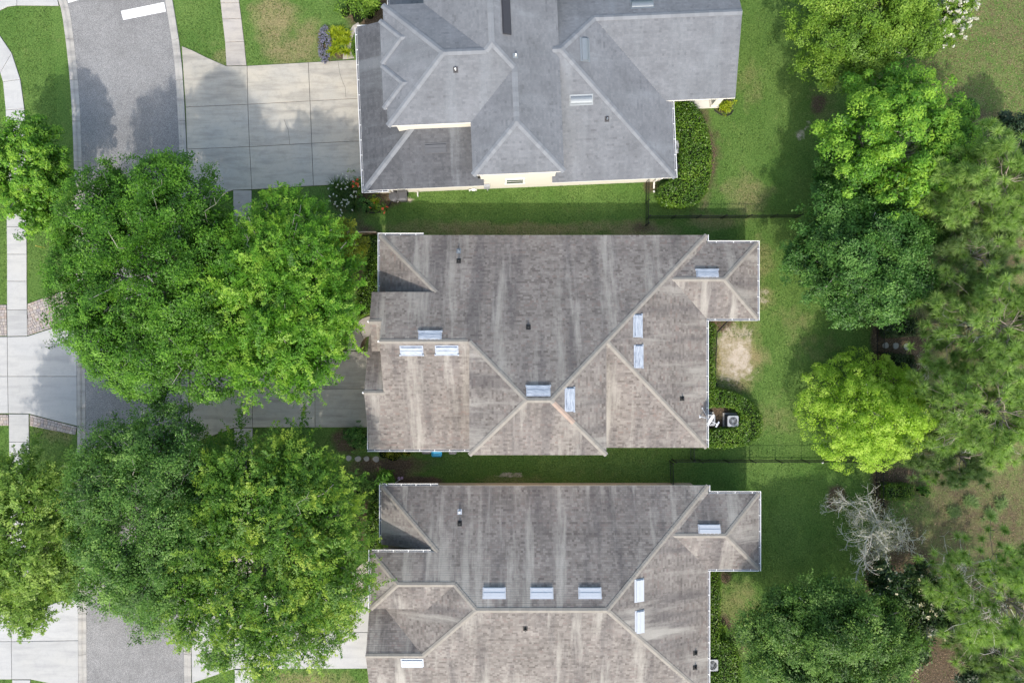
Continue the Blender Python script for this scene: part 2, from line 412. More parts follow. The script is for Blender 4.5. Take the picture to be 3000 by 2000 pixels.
def build_ground():
    # dense where the photo looks, one sheet out to the horizon
    xs = np.concatenate([[-900, -300, -100, -60], np.arange(-42, 42.01, .22), [60, 100, 300, 900]])
    ys = np.concatenate([[-900, -300, -100, -50], np.arange(-29, 29.01, .22), [50, 100, 300, 900]])
    X, Y = np.meshgrid(xs, ys); nx, ny = len(xs), len(ys)
    px = X * 40 + 1500; py = 1000 - Y * 40
    cov = np.zeros((3,) + X.shape)
    def ell(ch, cx, cy, rx, ry, s, soft=.5):
        wob = 1 + .5 * (vnoise(X, Y, .9, int(cx) % 97) - .5) + .3 * (vnoise(X, Y, 2.6, int(cy) % 89) - .5)
        d = np.sqrt(((px - cx) / rx) ** 2 + ((py - cy) / ry) ** 2) * wob
        cov[ch] = np.maximum(cov[ch], s * np.clip((1 + soft - d) / (2 * soft), 0, 1))
    def poly(ch, pts, s):
        cov[ch] = np.where(in_poly(px, py, pts), np.maximum(cov[ch], s), cov[ch])
    D, S, L = 0, 1, 2
    cov[0] += .18 * vnoise(X, Y, .5, 3)
    for a in ((800, 60, 60, 90, .85), (850, 150, 90, 40, .8), (900, 110, 40, 60, .75), (760, 40, 40, 40, .5), (470, 20, 30, 40, .3), (655, 170, 40, 25, .6),
              (2190, 570, 55, 65, .65), (2200, 250, 40, 80, .4), (2090, 650, 90, 25, .6), (2230, 760, 30, 70, .55), (2240, 870, 35, 40, .6),
              (2330, 940, 60, 40, .45), (2270, 1230, 70, 50, .4), (1500, 672, 420, 22, .75), (1860, 672, 90, 25, .8), (1260, 660, 100, 18, .5),
              (2120, 960, 40, 20, .6), (2155, 1050, 75, 100, 1.0), (2160, 940, 60, 40, .6), (2420, 320, 50, 80, .4), (1180, 1385, 60, 30, .6), (1500, 1405, 90, 14, .5), (2170, 1790, 70, 100, .55),
              (880, 2000, 160, 40, .7), (170, 1270, 70, 30, .5), (150, 700, 40, 60, .2), (330, 100, 30, 90, .25), (2380, 1010, 90, 50, .35)):
        ell(D, *a)
    # litter under the trees at the back
    lit = np.clip((px - 2640) / 120, 0, 1) * (0.10 + .50 * vnoise(X, Y, .22, 5))
    lit = np.where((py < 330), lit * .85, lit)
    cov[2] = np.maximum(cov[2], lit)
    cov[0] = np.maximum(cov[0], np.clip((px - 2560) / 150, 0, 1) * np.where(py < 330, .38, .55))
    for a in ((2660, 1040, 75, 85, 1.), (2582, 960, 30, 140, 1.), (2580, 1430, 32, 90, 1.), (2640, 1395, 60, 30, .95), (2455, 1455, 30, 38, 1.),
              (2557, 1700, 26, 140, 1.), (2720, 1960, 110, 90, .95), (2400, 300, 26, 30, .8), (2700, 270, 120, 50, .45), (2870, 360, 90, 60, .55),
              (2850, 1450, 120, 60, .5), (2950, 730, 60, 90, .55), (2110, 940, 45, 30, .95), (2075, 1010, 22, 140, .95), (2090, 1230, 65, 60, 1.),
              (2125, 1690, 22, 20, .8), (2120, 1830, 30, 40, .8), (1130, 1360, 130, 26, .75), (1230, 1408, 70, 14, 1.), (1160, 1390, 60, 30, .7), (1060, 1380, 60, 30, .6),
              (1075, 30, 60, 50, 1.), (1000, 160, 30, 18, .8), (955, 130, 25, 60, .8), (1130, 580, 50, 30, .95), (1050, 560, 70, 60, .9),
              (1905, 545, 25, 22, .7), (2040, 450, 60, 150, .9), (1075, 780, 45, 120, 1.), (1050, 1000, 25, 30, 1.), (1085, 1510, 45, 110, 1.),
              (1060, 1700, 25, 40, .9), (2120, 305, 30, 35, .9), (1020, 1290, 60, 40, .8), (900, 900, 60, 50, .7), (880, 1560, 80, 60, .6), (2100, 1940, 40, 60, .9),
              (1880, 665, 40, 18, .6), (2650, 1650, 100, 120, .7), (2200, 1880, 80, 70, .5)):
        ell(L, *a)
    for a in ((2152, 1035, 66, 98, .49), (2166, 1050, 42, 48, .62), (2345, 395, 16, 18, .5), (2368, 365, 14, 18, .42),
              (1490, 1392, 45, 9, .55), (2235, 870, 22, 30, .42), (1195, 585, 20, 10, .6), (1225, 562, 30, 6, .5), (1400, 553, 30, 5, .5)):
        ell(S, *a, soft=.35)
    n = X.size; v = np.zeros((n, 3), np.float32); v[:, 0] = X.ravel(); v[:, 1] = Y.ravel()
    i = np.arange(nx - 1)[None, :] + np.arange(ny - 1)[:, None] * nx
    f = np.stack([i, i + 1, i + 1 + nx, i + nx], -1).reshape(-1, 4)
    me = bpy.data.meshes.new('ground')
    fast_mesh(me, v, f)
    at = me.color_attributes.new('cover', 'FLOAT_COLOR', 'POINT')
    c = np.ones((n, 4), np.float32); c[:, :3] = np.stack([k.ravel() for k in cov], -1)
    at.data.foreach_set('color', c.ravel())
    o = link_mesh('ground', me, M['lawn'])
    tag(o, 'green lawn with dry patches, bare sand and brown leaf litter', 'ground', kind='structure')

def fast_mesh(me, v, quads):
    v = np.ascontiguousarray(v, np.float32); q = np.ascontiguousarray(quads, np.int32); k = q.shape[1]
    me.vertices.add(len(v)); me.vertices.foreach_set('co', v.ravel())
    me.loops.add(q.size); me.loops.foreach_set('vertex_index', q.ravel())
    me.polygons.add(len(q)); me.polygons.foreach_set('loop_start', np.arange(0, q.size, k, dtype=np.int32))
    me.polygons.foreach_set('loop_total', np.full(len(q), k, np.int32))
    me.update(calc_edges=True)
build_ground()

# ------------------------------------------------------------------ road, kerbs, markings
W_OUT = [(160, -120), (166, -50), (172, 0), (180, 22), (187, 60), (195, 120), (203, 190), (209, 260), (214, 340), (217, 420), (220, 520), (222, 640), (226, 900), (228, 1000), (229, 1250), (230, 1500), (232, 1900), (233, 2000), (234, 2120)]
E_OUT = [(480, -120), (494, -50), (506, 0), (516, 60), (527, 128), (535, 200), (540, 280), (545, 380), (548, 450), (550, 520), (551, 700), (553, 900), (554, 1135), (556, 1400), (559, 1700), (561, 1900), (562, 2000), (564, 2120)]
def gpt(p, z=0.0): x, y = W(*p); return (x, y, z)
def offset_line(pts, d):
    out = []
    for i, p in enumerate(pts):
        a = Vector(pts[max(i - 1, 0)]); b = Vector(pts[min(i + 1, len(pts) - 1)]); t = (b - a).normalized()
        out.append((p[0] - t.y * d, p[1] + t.x * d))
    return out
def resample(pts, step):
    out = [Vector(pts[0])]; acc = 0.0
    for a, b in zip(pts, pts[1:]):
        a, b = Vector(a), Vector(b); L = (b - a).length; pos = step - acc
        while pos <= L:
            out.append(a + (b - a) * (pos / L)); pos += step
        acc = (acc + L) % step
    return [tuple(p) for p in out]

def build_kerb(line, side, name, label):
    root = tag(empty(name), label, 'kerb', kind='structure')
    pts = [W(*p) for p in line]; pts = resample(pts, .75)
    prof = [(0, .0), (0, .105), (.19, .112), (.23, .10), (.33, .045), (.54, .03), (.55, .0)]
    per = 4
    for k in range(0, len(pts) - 1, per):
        seg = pts[k:k + per + 1]
        if len(seg) < 2: continue
        v = []; f = []; m = len(prof)
        for i, p in enumerate(seg):
            g = k + i
            a = Vector(pts[max(g - 1, 0)]); b = Vector(pts[min(g + 1, len(pts) - 1)]); t = (b - a).normalized()
            nrm = Vector((-t.y, t.x)) * side
            sh = 0.012 if i == 0 else (-0.012 if i == len(seg) - 1 else 0)
            for d, z in prof: v.append((p[0] + nrm.x * d + t.x * sh, p[1] + nrm.y * d + t.y * sh, z))
        for i in range(len(seg) - 1):
            for j in range(m - 1): f.append((i * m + j, i * m + j + 1, (i + 1) * m + j + 1, (i + 1) * m + j))
        e = (len(seg) - 1) * m
        f += [tuple(range(m)), tuple(e + j for j in range(m - 1, -1, -1))]
        pyd('curb_segment', v, f, M['curb_concrete'], root)
build_kerb(W_OUT, 1, 'curb_west', 'concrete gutter kerb along the sidewalk with paver-edged driveway')
build_kerb(E_OUT, -1, 'curb_east', 'concrete gutter kerb along the side of the three houses')
rw = [W(p[0] + 20, p[1]) for p in W_OUT]; re_ = [W(p[0] - 18, p[1]) for p in E_OUT]
pl = [(x, y, .014) for x, y in rw] + [(x, y, .014) for x, y in reversed(re_)]
n = len(rw); tri = [(i, i + 1, 2 * n - 2 - i - (n - len(re_)) + 0, 2 * n - 1 - i) for i in range(0)]
bm = bmesh.new(); fc = bm.faces.new([bm.verts.new(p) for p in pl]); bmesh.ops.triangulate(bm, faces=[fc])
bmesh.ops.recalc_face_normals(bm, faces=bm.faces)
me = bpy.data.meshes.new('road'); bm.to_mesh(me); bm.free()
tag(link_mesh('road', me, M['asphalt']), 'speckled grey asphalt residential street', 'road', kind='structure')
def stop_bar(quad, label):
    q = [Vector(W(*p)) for p in quad]; root = tag(empty('road_marking'), label, 'road marking', kind='structure')
    lerp = lambda u, v: (q[0] * (1 - u) + q[1] * u) * (1 - v) + (q[3] * (1 - u) + q[2] * u) * v
    for i in range(3):
        for j in range(2):
            c = [lerp(i / 3 + .004, j / 2 + .012), lerp((i + 1) / 3 - .004, j / 2 + .012), lerp((i + 1) / 3 - .004, (j + 1) / 2 - .012), lerp(i / 3 + .004, (j + 1) / 2 - .012)]
            MB().prism([tuple(p) for p in c], .015, .020).build('paint_panel', M['road_paint'], root)
stop_bar([(354, 33), (481, 7), (487, 35), (361, 60)], 'white painted stop bar near the kerb beside the concrete driveway')
stop_bar([(196, -10), (240, -22), (246, -4), (200, 10)], 'white painted bar touching the kerb of the corner sidewalk')

# ------------------------------------------------------------------ slabs of driveways and walks
def slab(px_poly, root, mat, z=.07, gap=.015, name='concrete_slab'):
    p = ccw([W(*q) for q in px_poly]); p = inset_poly(p, gap)
    return MB().prism(p, -.05, z, bevel=.012).build(name, mat, root)
def slabs(name, label, cat, polys, mat, z=.07):
    root = tag(empty(name), label, cat, kind='structure')
    for p in polys: slab(p, root, mat, z)
    mb = MB()
    for p in polys: mb.prism(inset_poly(ccw([W(*q) for q in p]), .004), -.04, z - .035)
    mb.build('joint_filler', M['joint_dark'], root)
    return root
def grid(cols):
    """cols: list of columns, each a list of (px,py) from top to bottom -> quads"""
    return [[cols[i][j], cols[i + 1][j], cols[i + 1][j + 1], cols[i][j + 1]] for i in range(len(cols) - 1) for j in range(len(cols[0]) - 1)]
g = grid([[(725, 194), (727, 307), (732, 431), (739, 556)], [(904, 184), (909, 297), (914, 421), (919, 545)], [(1092, 173), (1097, 287), (1100, 412), (1104, 536)]])
g += [[(533, 136), (565, 149), (605, 169), (664, 195), (725, 194), (727, 307), (545, 315)], [(545, 315), (727, 307), (732, 431), (549, 438)], [(549, 438), (732, 431), (739, 556), (683, 558), (552, 600)]]
slabs('driveway_north', 'wide stained concrete driveway of the blue-grey roofed house', 'driveway', g, M['driveway_concrete'])
dn = bpy.data.objects['driveway_north']
for line in ([(834, 352), (838, 366), (845, 380), (847, 398), (850, 424)], [(990, 178), (996, 215), (1004, 240), (1012, 258), (1014, 286)]):
    cr = [W(*p) for p in line]; v = []
    for i, (x, y) in enumerate(cr): v += [(x - .012, y, .0712), (x + .012, y + .003, .0712)]
    pyd('crack', v, [(2 * i, 2 * i + 1, 2 * i + 3, 2 * i + 2) for i in range(len(cr) - 1)], M['joint_dark'], dn)
g = grid([[(740, 1029), (740, 1138), (741, 1251)], [(923, 1029), (923, 1138), (924, 1251)], [(1100, 1029), (1100, 1138), (1100, 1251)]])
g += [[(556, 985), (684, 1029), (740, 1029), (740, 1138), (556, 1138)], [(556, 1138), (740, 1138), (741, 1251), (686, 1252), (557, 1300)]]
slabs('driveway_middle', 'concrete driveway between the two big tree crowns', 'driveway', g, M['driveway_concrete'])
g = grid([[(744, 1742), (744, 1850), (745, 1957)], [(928, 1742), (928, 1850), (929, 1957)], [(1105, 1742), (1105, 1850), (1105, 1956)]])
g += [[(560, 1700), (688, 1742), (744, 1742), (744, 1850), (561, 1850)], [(561, 1850), (744, 1850), (745, 1957), (687, 1957), (563, 1999)]]
slabs('driveway_south', 'pale concrete driveway mostly under the yellowish elm', 'driveway', g, M['pale_concrete'])
g = [[(-120, 986), (23, 986), (24, 1102), (-120, 1102)], [(-120, 1102), (24, 1102), (26, 1210), (-120, 1211)],
     [(23, 986), (81, 985), (165, 958), (228, 918), (227, 1102), (24, 1102)], [(24, 1102), (227, 1102), (228, 1247), (150, 1228), (86, 1211), (26, 1210)]]
slabs('driveway_across', 'pale driveway apron bordered by paver bands across the street', 'driveway', g, M['pale_concrete'])
g = [[(-120, 1785), (34, 1785), (35, 1877), (-120, 1877)], [(34, 1785), (92, 1785), (231, 1745), (231, 1874), (35, 1877)],
     [(-120, 1877), (35, 1877), (36, 1988), (-120, 1988)], [(35, 1877), (231, 1874), (232, 2015), (150, 2000), (92, 1988), (36, 1988)]]
slabs('driveway_far', 'pale driveway apron across the street below the feathery tree', 'driveway', g, M['pale_concrete'])
def strip(pairs): return [[a[0], a[1], b[1], b[0]] for a, b in zip(pairs, pairs[1:])]
def straight(x0, x1, xe0, xe1, y0, y1, step):
    k = max(1, round((y1 - y0) / step)); return [((x0 + (xe0 - x0) * i / k, y0 + (y1 - y0) * i / k), (x1 + (xe1 - x1) * i / k, y0 + (y1 - y0) * i / k)) for i in range(k + 1)]
slabs('sidewalk_north', 'concrete sidewalk strip through the dry lawn by the stop bar', 'sidewalk',
      strip([((636, -70), (694, -70)), ((647, 10), (702, 10)), ((652, 57), (708, 56)), ((660, 125), (716, 123)), ((664, 194), (723, 193))]), M['walk_concrete'])
slabs('sidewalk_middle', 'concrete sidewalk under the big oak between two driveways', 'sidewalk', strip(straight(684, 738, 685, 740, 558, 1028, 78)), M['walk_concrete'])
slabs('sidewalk_lower', 'concrete sidewalk under the trees beside the southern driveways', 'sidewalk', strip(straight(686, 741, 688, 744, 1253, 1741, 80)), M['walk_concrete'])
slabs('sidewalk_south', 'short concrete sidewalk stretch past the southernmost driveway', 'sidewalk', strip(straight(688, 744, 690, 746, 1959, 2120, 80)), M['pale_concrete'])
slabs('sidewalk_across', 'curving pale concrete sidewalk across the street running to the paver bands', 'sidewalk',
      strip([((-75, 165), (-55, 68)), ((-25, 182), (0, 104)), ((2, 215), (36, 157)), ((10, 241), (61, 234)), ((18, 323), (73, 320)), ((20, 402), (76, 400)), ((21, 490), (77, 490)), ((21, 580), (78, 580)), ((21, 665), (79, 665)), ((22, 745), (80, 745)), ((22, 824), (80, 824)), ((22, 908), (81, 908)), ((23, 985), (82, 984))]), M['pale_concrete'])
slabs('sidewalk_across_lower', 'pale sidewalk across the street under the leaning oak', 'sidewalk', strip(straight(27, 86, 34, 92, 1212, 1784, 83)), M['pale_concrete'])
slabs('sidewalk_across_end', 'pale sidewalk stub below the driveway across the street', 'sidewalk', strip(straight(37, 90, 38, 92, 1989, 2110, 83)), M['pale_concrete'])
slabs('corner_ramp', 'pale concrete walk and kerb ramp at the street corner', 'sidewalk', [[(51, -70), (51, 18), (174, 19), (170, 0), (162, -70)], [(-110, -70), (51, -70), (51, 18), (24, 21), (0, 33), (-60, 75), (-110, 90)]], M['pale_concrete'])
def arc_walk(name, label, pts_in, pts_out, mat):
    k = len(pts_in); cut = [0] + [i for i in range(3, k - 1, 3)] + [k - 1]
    slabs(name, label, 'path', [pts_out[a:b + 1] + list(reversed(pts_in[a:b + 1])) for a, b in zip(cut, cut[1:])], mat)
arc_walk('front_path_middle', 'curved tan concrete path to the front door of the middle house',
         [(1085, 985), (1078, 986), (1072, 988), (1066, 994), (1060, 1003), (1057, 1014), (1056, 1027)], [(1092, 925), (1080, 926), (1062, 932), (1045, 946), (1030, 966), (1021, 990), (1018, 1027)], M['walk_concrete'])
arc_walk('front_path_south', 'curved pale path to the front door of the southern house',
         [(1085, 1672), (1078, 1674), (1074, 1680), (1069, 1692), (1067, 1706), (1066, 1722), (1066, 1741)], [(1095, 1637), (1078, 1641), (1062, 1648), (1046, 1662), (1036, 1682), (1030, 1706), (1026, 1741)], M['walk_concrete'])
arc_walk('front_path_north', 'short concrete path beside the yellow fern bed',
         [(1060, 82), (1047, 88), (1039, 98), (1034, 112), (1030, 130), (1029, 150), (1040, 172)], [(1050, 66), (1034, 76), (1026, 90), (1018, 108), (1012, 130), (1006, 152), (1004, 176)], M['walk_concrete'])

def paver_band(name, label, px_poly, ang):
    root = tag(empty(name), label, 'paver band', kind='structure')
    poly = ccw([W(*p) for p in px_poly]); ca, sa = math.cos(ang), math.sin(ang)
    loc = [(x * ca + y * sa, -x * sa + y * ca) for x, y in poly]
    u0, u1 = min(p[0] for p in loc), max(p[0] for p in loc); v0, v1 = min(p[1] for p in loc), max(p[1] for p in loc)
    v = v0; row = 0
    while v < v1:
        hgt = .235 if row % 3 else .165; u = u0 - random.random() * .2
        while u < u1:
            wd_ = random.choice((.165, .235, .235, .30)); c = loc
            for ax, val, ge in ((0, u, True), (0, u + wd_, False), (1, v, True), (1, v + hgt, False)):
                c = clip_half(c, ax, val, ge)
                if len(c) < 3: break
            if len(c) >= 3 and abs(area2(c)) > .008:
                q = inset_poly(ccw([(a * ca - b * sa, a * sa + b * ca) for a, b in c]), .011)
                MB().prism(q, -.03, .068 + random.uniform(-.004, .004)).build('paver', M['paver'], root)
            u += wd_
        v += hgt; row += 1
    MB().prism(inset_poly(poly, .01), -.03, .045).build('sand_joint', M['joint_dark'], root)
paver_band('paver_band_upper', 'tan and grey paver band beside the sidewalk under the oak edge', [(82, 890), (180, 855), (228, 836), (228, 916), (165, 956), (82, 983)], .35)
paver_band('paver_band_upper_edge', 'paver band in the lawn on the far side of the straight sidewalk', [(-60, 893), (21, 893), (22, 984), (-60, 984)], 0)
paver_band('paver_band_lower', 'narrow sloping paver band ending at the kerb', [(88, 1213), (227, 1249), (222, 1273), (89, 1247)], -.25)
paver_band('paver_band_lower_edge', 'narrow paver band beside the lower sidewalk', [(-60, 1213), (26, 1213), (27, 1246), (-60, 1247)], 0)

# ------------------------------------------------------------------ roofs
class Plane:
    def __init__(s, d, x0, y0, h0, p=PITCH):
        k = math.hypot(*d); s.d = (d[0] / k, d[1] / k); s.x0, s.y0, s.h0, s.p = x0, y0, h0, p
    def h(s, x, y): return s.h0 + s.p * ((s.x0 - x) * s.d[0] + (s.y0 - y) * s.d[1])
    def hit(s, px, py):
        h = s.h0
        for _ in range(30): x, y = W(px, py, h); h = s.h(x, y)
        return x, y, h
    def basis(s, o):
        u = Vector((-s.d[1], s.d[0], 0)); up = Vector((-s.d[0], -s.d[1], s.p)).normalized(); nn = u.cross(up)
        if nn.z < 0: u = -u; nn = -nn
        return Matrix(((u.x, up.x, nn.x, o[0]), (u.y, up.y, nn.y, o[1]), (u.z, up.z, nn.z, o[2]), (0, 0, 0, 1)))

class House:
    def __init__(s, name, label, T, shingle, capm, trim):
        s.root = tag(empty(name, T((0, 0)) + (0,)), label, 'house', 'houses along the street')
        s.off = Vector(T((0, 0)) + (0,)); s.T = T; s.sh, s.cap, s.trim = M[shingle], M[capm], M[trim]
        s.v = []; s.f = []; s.uv = []; s.tint = []; s.deck = MB(); s.caps = []; s.planes = {}
    def loc(s, p): return (p[0] - s.off.x, p[1] - s.off.y, p[2])
    def plane(s, key, d, x0, y0, h0, p=PITCH):
        a = s.T((0, 0)); b = s.T(d); q = s.T((x0, y0))
        s.planes[key] = Plane((b[0] - a[0], b[1] - a[1]), q[0], q[1], h0, p)
    def face(s, key, poly, thick=.16, trange=(0., 1.)):
        P = s.planes[key]; pts = ccw([s.T(p) for p in poly]); d = P.d; u = (-d[1], d[0])
        uv = [(x * u[0] + y * u[1], -(x * d[0] + y * d[1])) for x, y in pts]
        xy = lambda a, b: (a * u[0] - b * d[0], a * u[1] - b * d[1])
        n = len(pts)
        top = [s.loc((x, y, P.h(x, y) - .004)) for x, y in pts]; bot = [(a, b, c - thick) for a, b, c in top]
        s.deck.add(top + bot, [tuple(range(n)), tuple(range(2 * n - 1, n - 1, -1))] + [(i, n + i, n + (i + 1) % n, (i + 1) % n) for i in range(n)])
        v0, v1 = min(b for a, b in uv), max(b for a, b in uv); step = .143 / math.sqrt(1 + P.p ** 2)
        k = 0
        while v0 + k * step < v1:
            a0, a1 = v0 + k * step, v0 + (k + 1) * step
            row = clip_half(clip_half(uv, 1, a0, True), 1, a1, False); k += 1
            if len(row) < 3: continue
            ro = random.uniform(-.13, .13)
            x, xe = min(p[0] for p in row), max(p[0] for p in row); x -= random.random() * .3
            while x < xe:
                w = random.choice((.13, .15, .17, .21, .25, .29))
                c = clip_half(clip_half(row, 0, x, True), 0, x + w, False); x += w
                if len(c) < 3 or abs(area2(c)) < 3e-4: continue
                if area2(c) < 0: c.reverse()
                lift = .009 + random.random() * .004; tn = min(trange[1], max(trange[0], random.uniform(*trange) * .82 + ro * (trange[1] - trange[0]) + .09 * trange[1])); n0 = len(s.v)
                for a, b in c:
                    X, Y = xy(a, b); s.v.append(s.loc((X, Y, P.h(X, Y) + .004 + lift * (a1 - b) / step))); s.uv.append((a, b)); s.tint.append(tn)
                s.f.append(tuple(range(n0, len(s.v))))
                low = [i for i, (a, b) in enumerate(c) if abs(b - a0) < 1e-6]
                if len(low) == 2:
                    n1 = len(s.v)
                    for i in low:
                        a, b = c[i]; X, Y = xy(a, b); s.v.append(s.loc((X, Y, P.h(X, Y)))); s.uv.append((a, b)); s.tint.append(tn * .3)  # butt edge tinted darker, the course shadow line put into its colour
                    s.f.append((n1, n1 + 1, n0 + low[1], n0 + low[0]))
    def ridge(s, p0, p1, drop, mat=None, step=.26, wid=.155):
        """cap shingles from low to high; p = plan x, y, height"""
        a = Vector(s.loc(s.T(p0[:2]) + (p0[2],))); b = Vector(s.loc(s.T(p1[:2]) + (p1[2],)))
        t = b - a; L = t.length; t.normalize(); k = max(1, round(L / step)); st = L / k
        side = t.cross(Vector((0, 0, 1))).normalized(); nn = side.cross(t)
        for i in range(k):
            s.caps.append((a + t * (st * i), t, side, nn, st, drop, wid, mat))
    def finish(s, capstep=None):
        s.roof = s.deck.build('roof', s.trim, s.root)
        me = bpy.data.meshes.new('shingles'); me.from_pydata(s.v, [], s.f); me.update()
        uvl = me.uv_layers.new(name='UVMap'); vi = np.empty(len(me.loops), np.int32); me.loops.foreach_get('vertex_index', vi)
        uvl.data.foreach_set('uv', np.array(s.uv, np.float32)[vi].ravel())
        at = me.attributes.new('tint', 'FLOAT', 'POINT'); at.data.foreach_set('value', np.array(s.tint, np.float32))
        o = link_mesh('shingle_courses', me, s.sh, s.roof); tag(o, kind='stuff')
        cache = {}
        for (o_, t, side, nn, st, drop, wid, mat) in s.caps:
            key = (round(st, 3), round(drop, 3), wid, mat)
            if key not in cache:
                w, ov = wid, .05; q = w * drop
                v = [(-w, 0, -q + .048), (0, 0, .056), (w, 0, -q + .048), (-w, st + ov, -q + .034), (0, st + ov, .041), (w, st + ov, -q + .034), (-w, 0, -q + .01), (0, 0, .02), (w, 0, -q + .01),
                     (-w, st + ov, -q + .0), (w, st + ov, -q + .0)]
                me = bpy.data.meshes.new('ridge_cap'); me.from_pydata(v, [], [(0, 1, 4, 3), (1, 2, 5, 4), (6, 7, 1, 0), (7, 8, 2, 1), (9, 6, 0, 3), (8, 10, 5, 2)]); me.update()
                me.materials.append(M[mat] if mat else s.cap); cache[key] = me
            mt = Matrix(((side.x, t.x, nn.x, o_.x), (side.y, t.y, nn.y, o_.y), (side.z, t.z, nn.z, o_.z), (0, 0, 0, 1)))
            link_mesh('ridge_cap', cache[key], None, s.roof, mt)
    def wall(s, boxes, mat, extra=()):
        mb = MB()
        for (x0, y0, x1, y1, z0, z1) in boxes: mb.prism([s.loc(s.T(p) + (0,))[:2] for p in ((x0, y0), (x1, y0), (x1, y1), (x0, y1))], z0, z1)
        for poly in extra:       # vertical gable pieces: list of (x,y,z), given thickness .2 inward along dx,dy
            pts, (dx, dy) = poly; n = len(pts); A = [s.loc(s.T(p[:2]) + (p[2],)) for p in pts]
            B = [s.loc(s.T((p[0] + dx, p[1] + dy)) + (p[2],)) for p in pts]
            mb.add(A + B, [tuple(range(n)), tuple(range(2 * n - 1, n - 1, -1))] + [(i, n + i, n + (i + 1) % n, (i + 1) % n) for i in range(n)])
        return mb.build('wall', mat, s.root)
    def gutter(s, p0, p1, z, out, hang=True, closed=True):
        """half-open white gutter from p0 to p1 (plan), hung on the side out"""
        a = Vector(s.loc(s.T(p0) + (z,))); b = Vector(s.loc(s.T(p1) + (z,)))
        o0 = s.T((0, 0)); o1 = s.T(out); nrm = Vector((o1[0] - o0[0], o1[1] - o0[1], 0)).normalized(); t = (b - a).normalized()
        prof = [(.0, .0), (.015, .0), (.015, -.09), (.10, -.09), (.118, .012), (.145, .018), (.15, -.01), (.125, -.105), (.0, -.105)]
        v = []; f = []; m = len(prof)
        for e in (a, b):
            for d, zz in prof: q = e + nrm * d; v.append((q.x, q.y, q.z + zz))
        for j in range(m): f.append((j, (j + 1) % m, m + (j + 1) % m, m + j))
        f += [tuple(range(m - 1, -1, -1)), tuple(range(m, 2 * m))]
        g_ = pyd('gutter', v, f, M['gutter_white'], s.root)
        e0, e1 = a + nrm * .017, b + nrm * .099
        inner = [a + nrm * .017, b + nrm * .017, b + nrm * .099, a + nrm * .099]
        pyd('gutter_floor', [(q.x, q.y, q.z - .078) for q in inner], [(0, 1, 2, 3)], M['gutter_inside'], g_)
        if hang:
            L = (b - a).length; k = max(1, round(L / 1.05))
            for i in range(k):
                c = a + t * (L * (i + .5) / k) + nrm * .065
                MB().box((c.x, c.y, c.z + .012), (.04, .16, .012) if abs(t.x) > abs(t.y) else (.16, .04, .012)).build('gutter_hanger', M['gutter_white'], g_)
    def vent(s, key, px, py, lu=1.38, lv=.52, style='box', mat='vent_metal', ends=True):
        P = s.planes[key]; x, y, z = P.hit(px, py)
        mt = P.basis(s.loc((x, y, z + .02))); a, b = lu / 2, lv / 2; mb = MB()
        mb.box((0, .02, .012), (lu + .14, lv + .2, .012))
        if style == 'box':
            v = [(-a, -b, .0), (a, -b, .0), (a, b, .0), (-a, b, .0), (-a, -b, .12), (a, -b, .12), (a, b, .10), (-a, b, .10)]
            mb.add(v, [(3, 2, 1, 0), (4, 5, 6, 7), (0, 1, 5, 4), (1, 2, 6, 5), (2, 3, 7, 6), (3, 0, 4, 7)])
            mb.box((0, b * .1, .128), (lu + .03, .03, .02)); mb.box((0, -b, .118), (lu + .05, .05, .03)); 
            if ends:
                for e in (-1, 1): mb.box((e * (a + .06), -b - .01, .05), (.10, .11, .08))
        else:
            seg = 7; prof = [(b * math.cos(math.pi * i / seg), .03 + .12 * math.sin(math.pi * i / seg)) for i in range(seg + 1)]
            v = [(-a, q[0], q[1]) for q in prof] + [(a, q[0], q[1]) for q in prof]; n = seg + 1
            mb.add(v, [(i, i + 1, n + i + 1, n + i) for i in range(seg)] + [tuple(range(n)), tuple(range(2 * n - 1, n - 1, -1))])
        mb.build('roof_vent', M[mat], s.roof, matrix=mt)
    def pipe(s, key, px, py, mat='black_metal', cap='rubber_black', r=.055, hgt=.32):
        P = s.planes[key]; x, y, z = P.hit(px, py); c = s.loc((x, y, z)); mb = MB()
        mt = P.basis(s.loc((x, y, z + .022)))
        pm = link_mesh('vent_flashing', MB().box((0, .03, .006), (.30, .36, .012)).disc((0, 0), .11, .0, .09, 12, .06).build('tmp', None).data, M[cap], s.roof, mt)
        bpy.data.objects.remove(bpy.data.objects['tmp'])
        MB().tube([(c[0], c[1], c[2]), (c[0], c[1], c[2] + hgt)], r, 10).build('vent_pipe', M[mat], s.roof)

ID = lambda p: (p[0], p[1])
h0 = 2.9; p_ = PITCH
# ---- middle house
MH = House('brown_roof_house', 'house with mottled brown shingle roof and raised south wing, middle of the row', ID, 'brown_shingle', 'brown_cap', 'white_trim')
R0 = h0 + p_ * 7.33
MH.plane('N', (0, 1), 0, 7.33, h0); MH.plane('W', (-1, 0), -9.12, 0, h0); MH.plane('S', (0, -1), 0, 0, R0); MH.plane('E', (1, 0), 13.42, 0, h0)
MH.plane('S2', (0, -1), 0, -3.66, R0 + p_ * 3.66); MH.plane('W2', (-1, 0), -2.75, 0, R0); MH.plane('SE', (0, -1), 0, -7.32, h0)
MH.plane('PN', (0, 1), 0, 6.8, h0); MH.plane('PS', (0, -1), 0, 1.58, h0); MH.plane('PE', (1, 0), 16.93, 0, h0)
eh = R0 - p_ * 1.29; MH.plane('ES', (0, -1), 0, 1.29, eh)
gh = R0 - p_ * 3.41; MH.plane('GN', (0, 1), 0, -3.41, gh)
Rm = R0 + p_ * 3.66
MH.face('N', [(-9.12, 7.33), (13.42, 7.33), (2.43, -3.66), (.91, -3.66), (-2.75, 0), (-8.55, 0), (-8.55, 1.29), (-9.32, 1.29), (-9.32, 3.29), (-5.08, 3.29)])
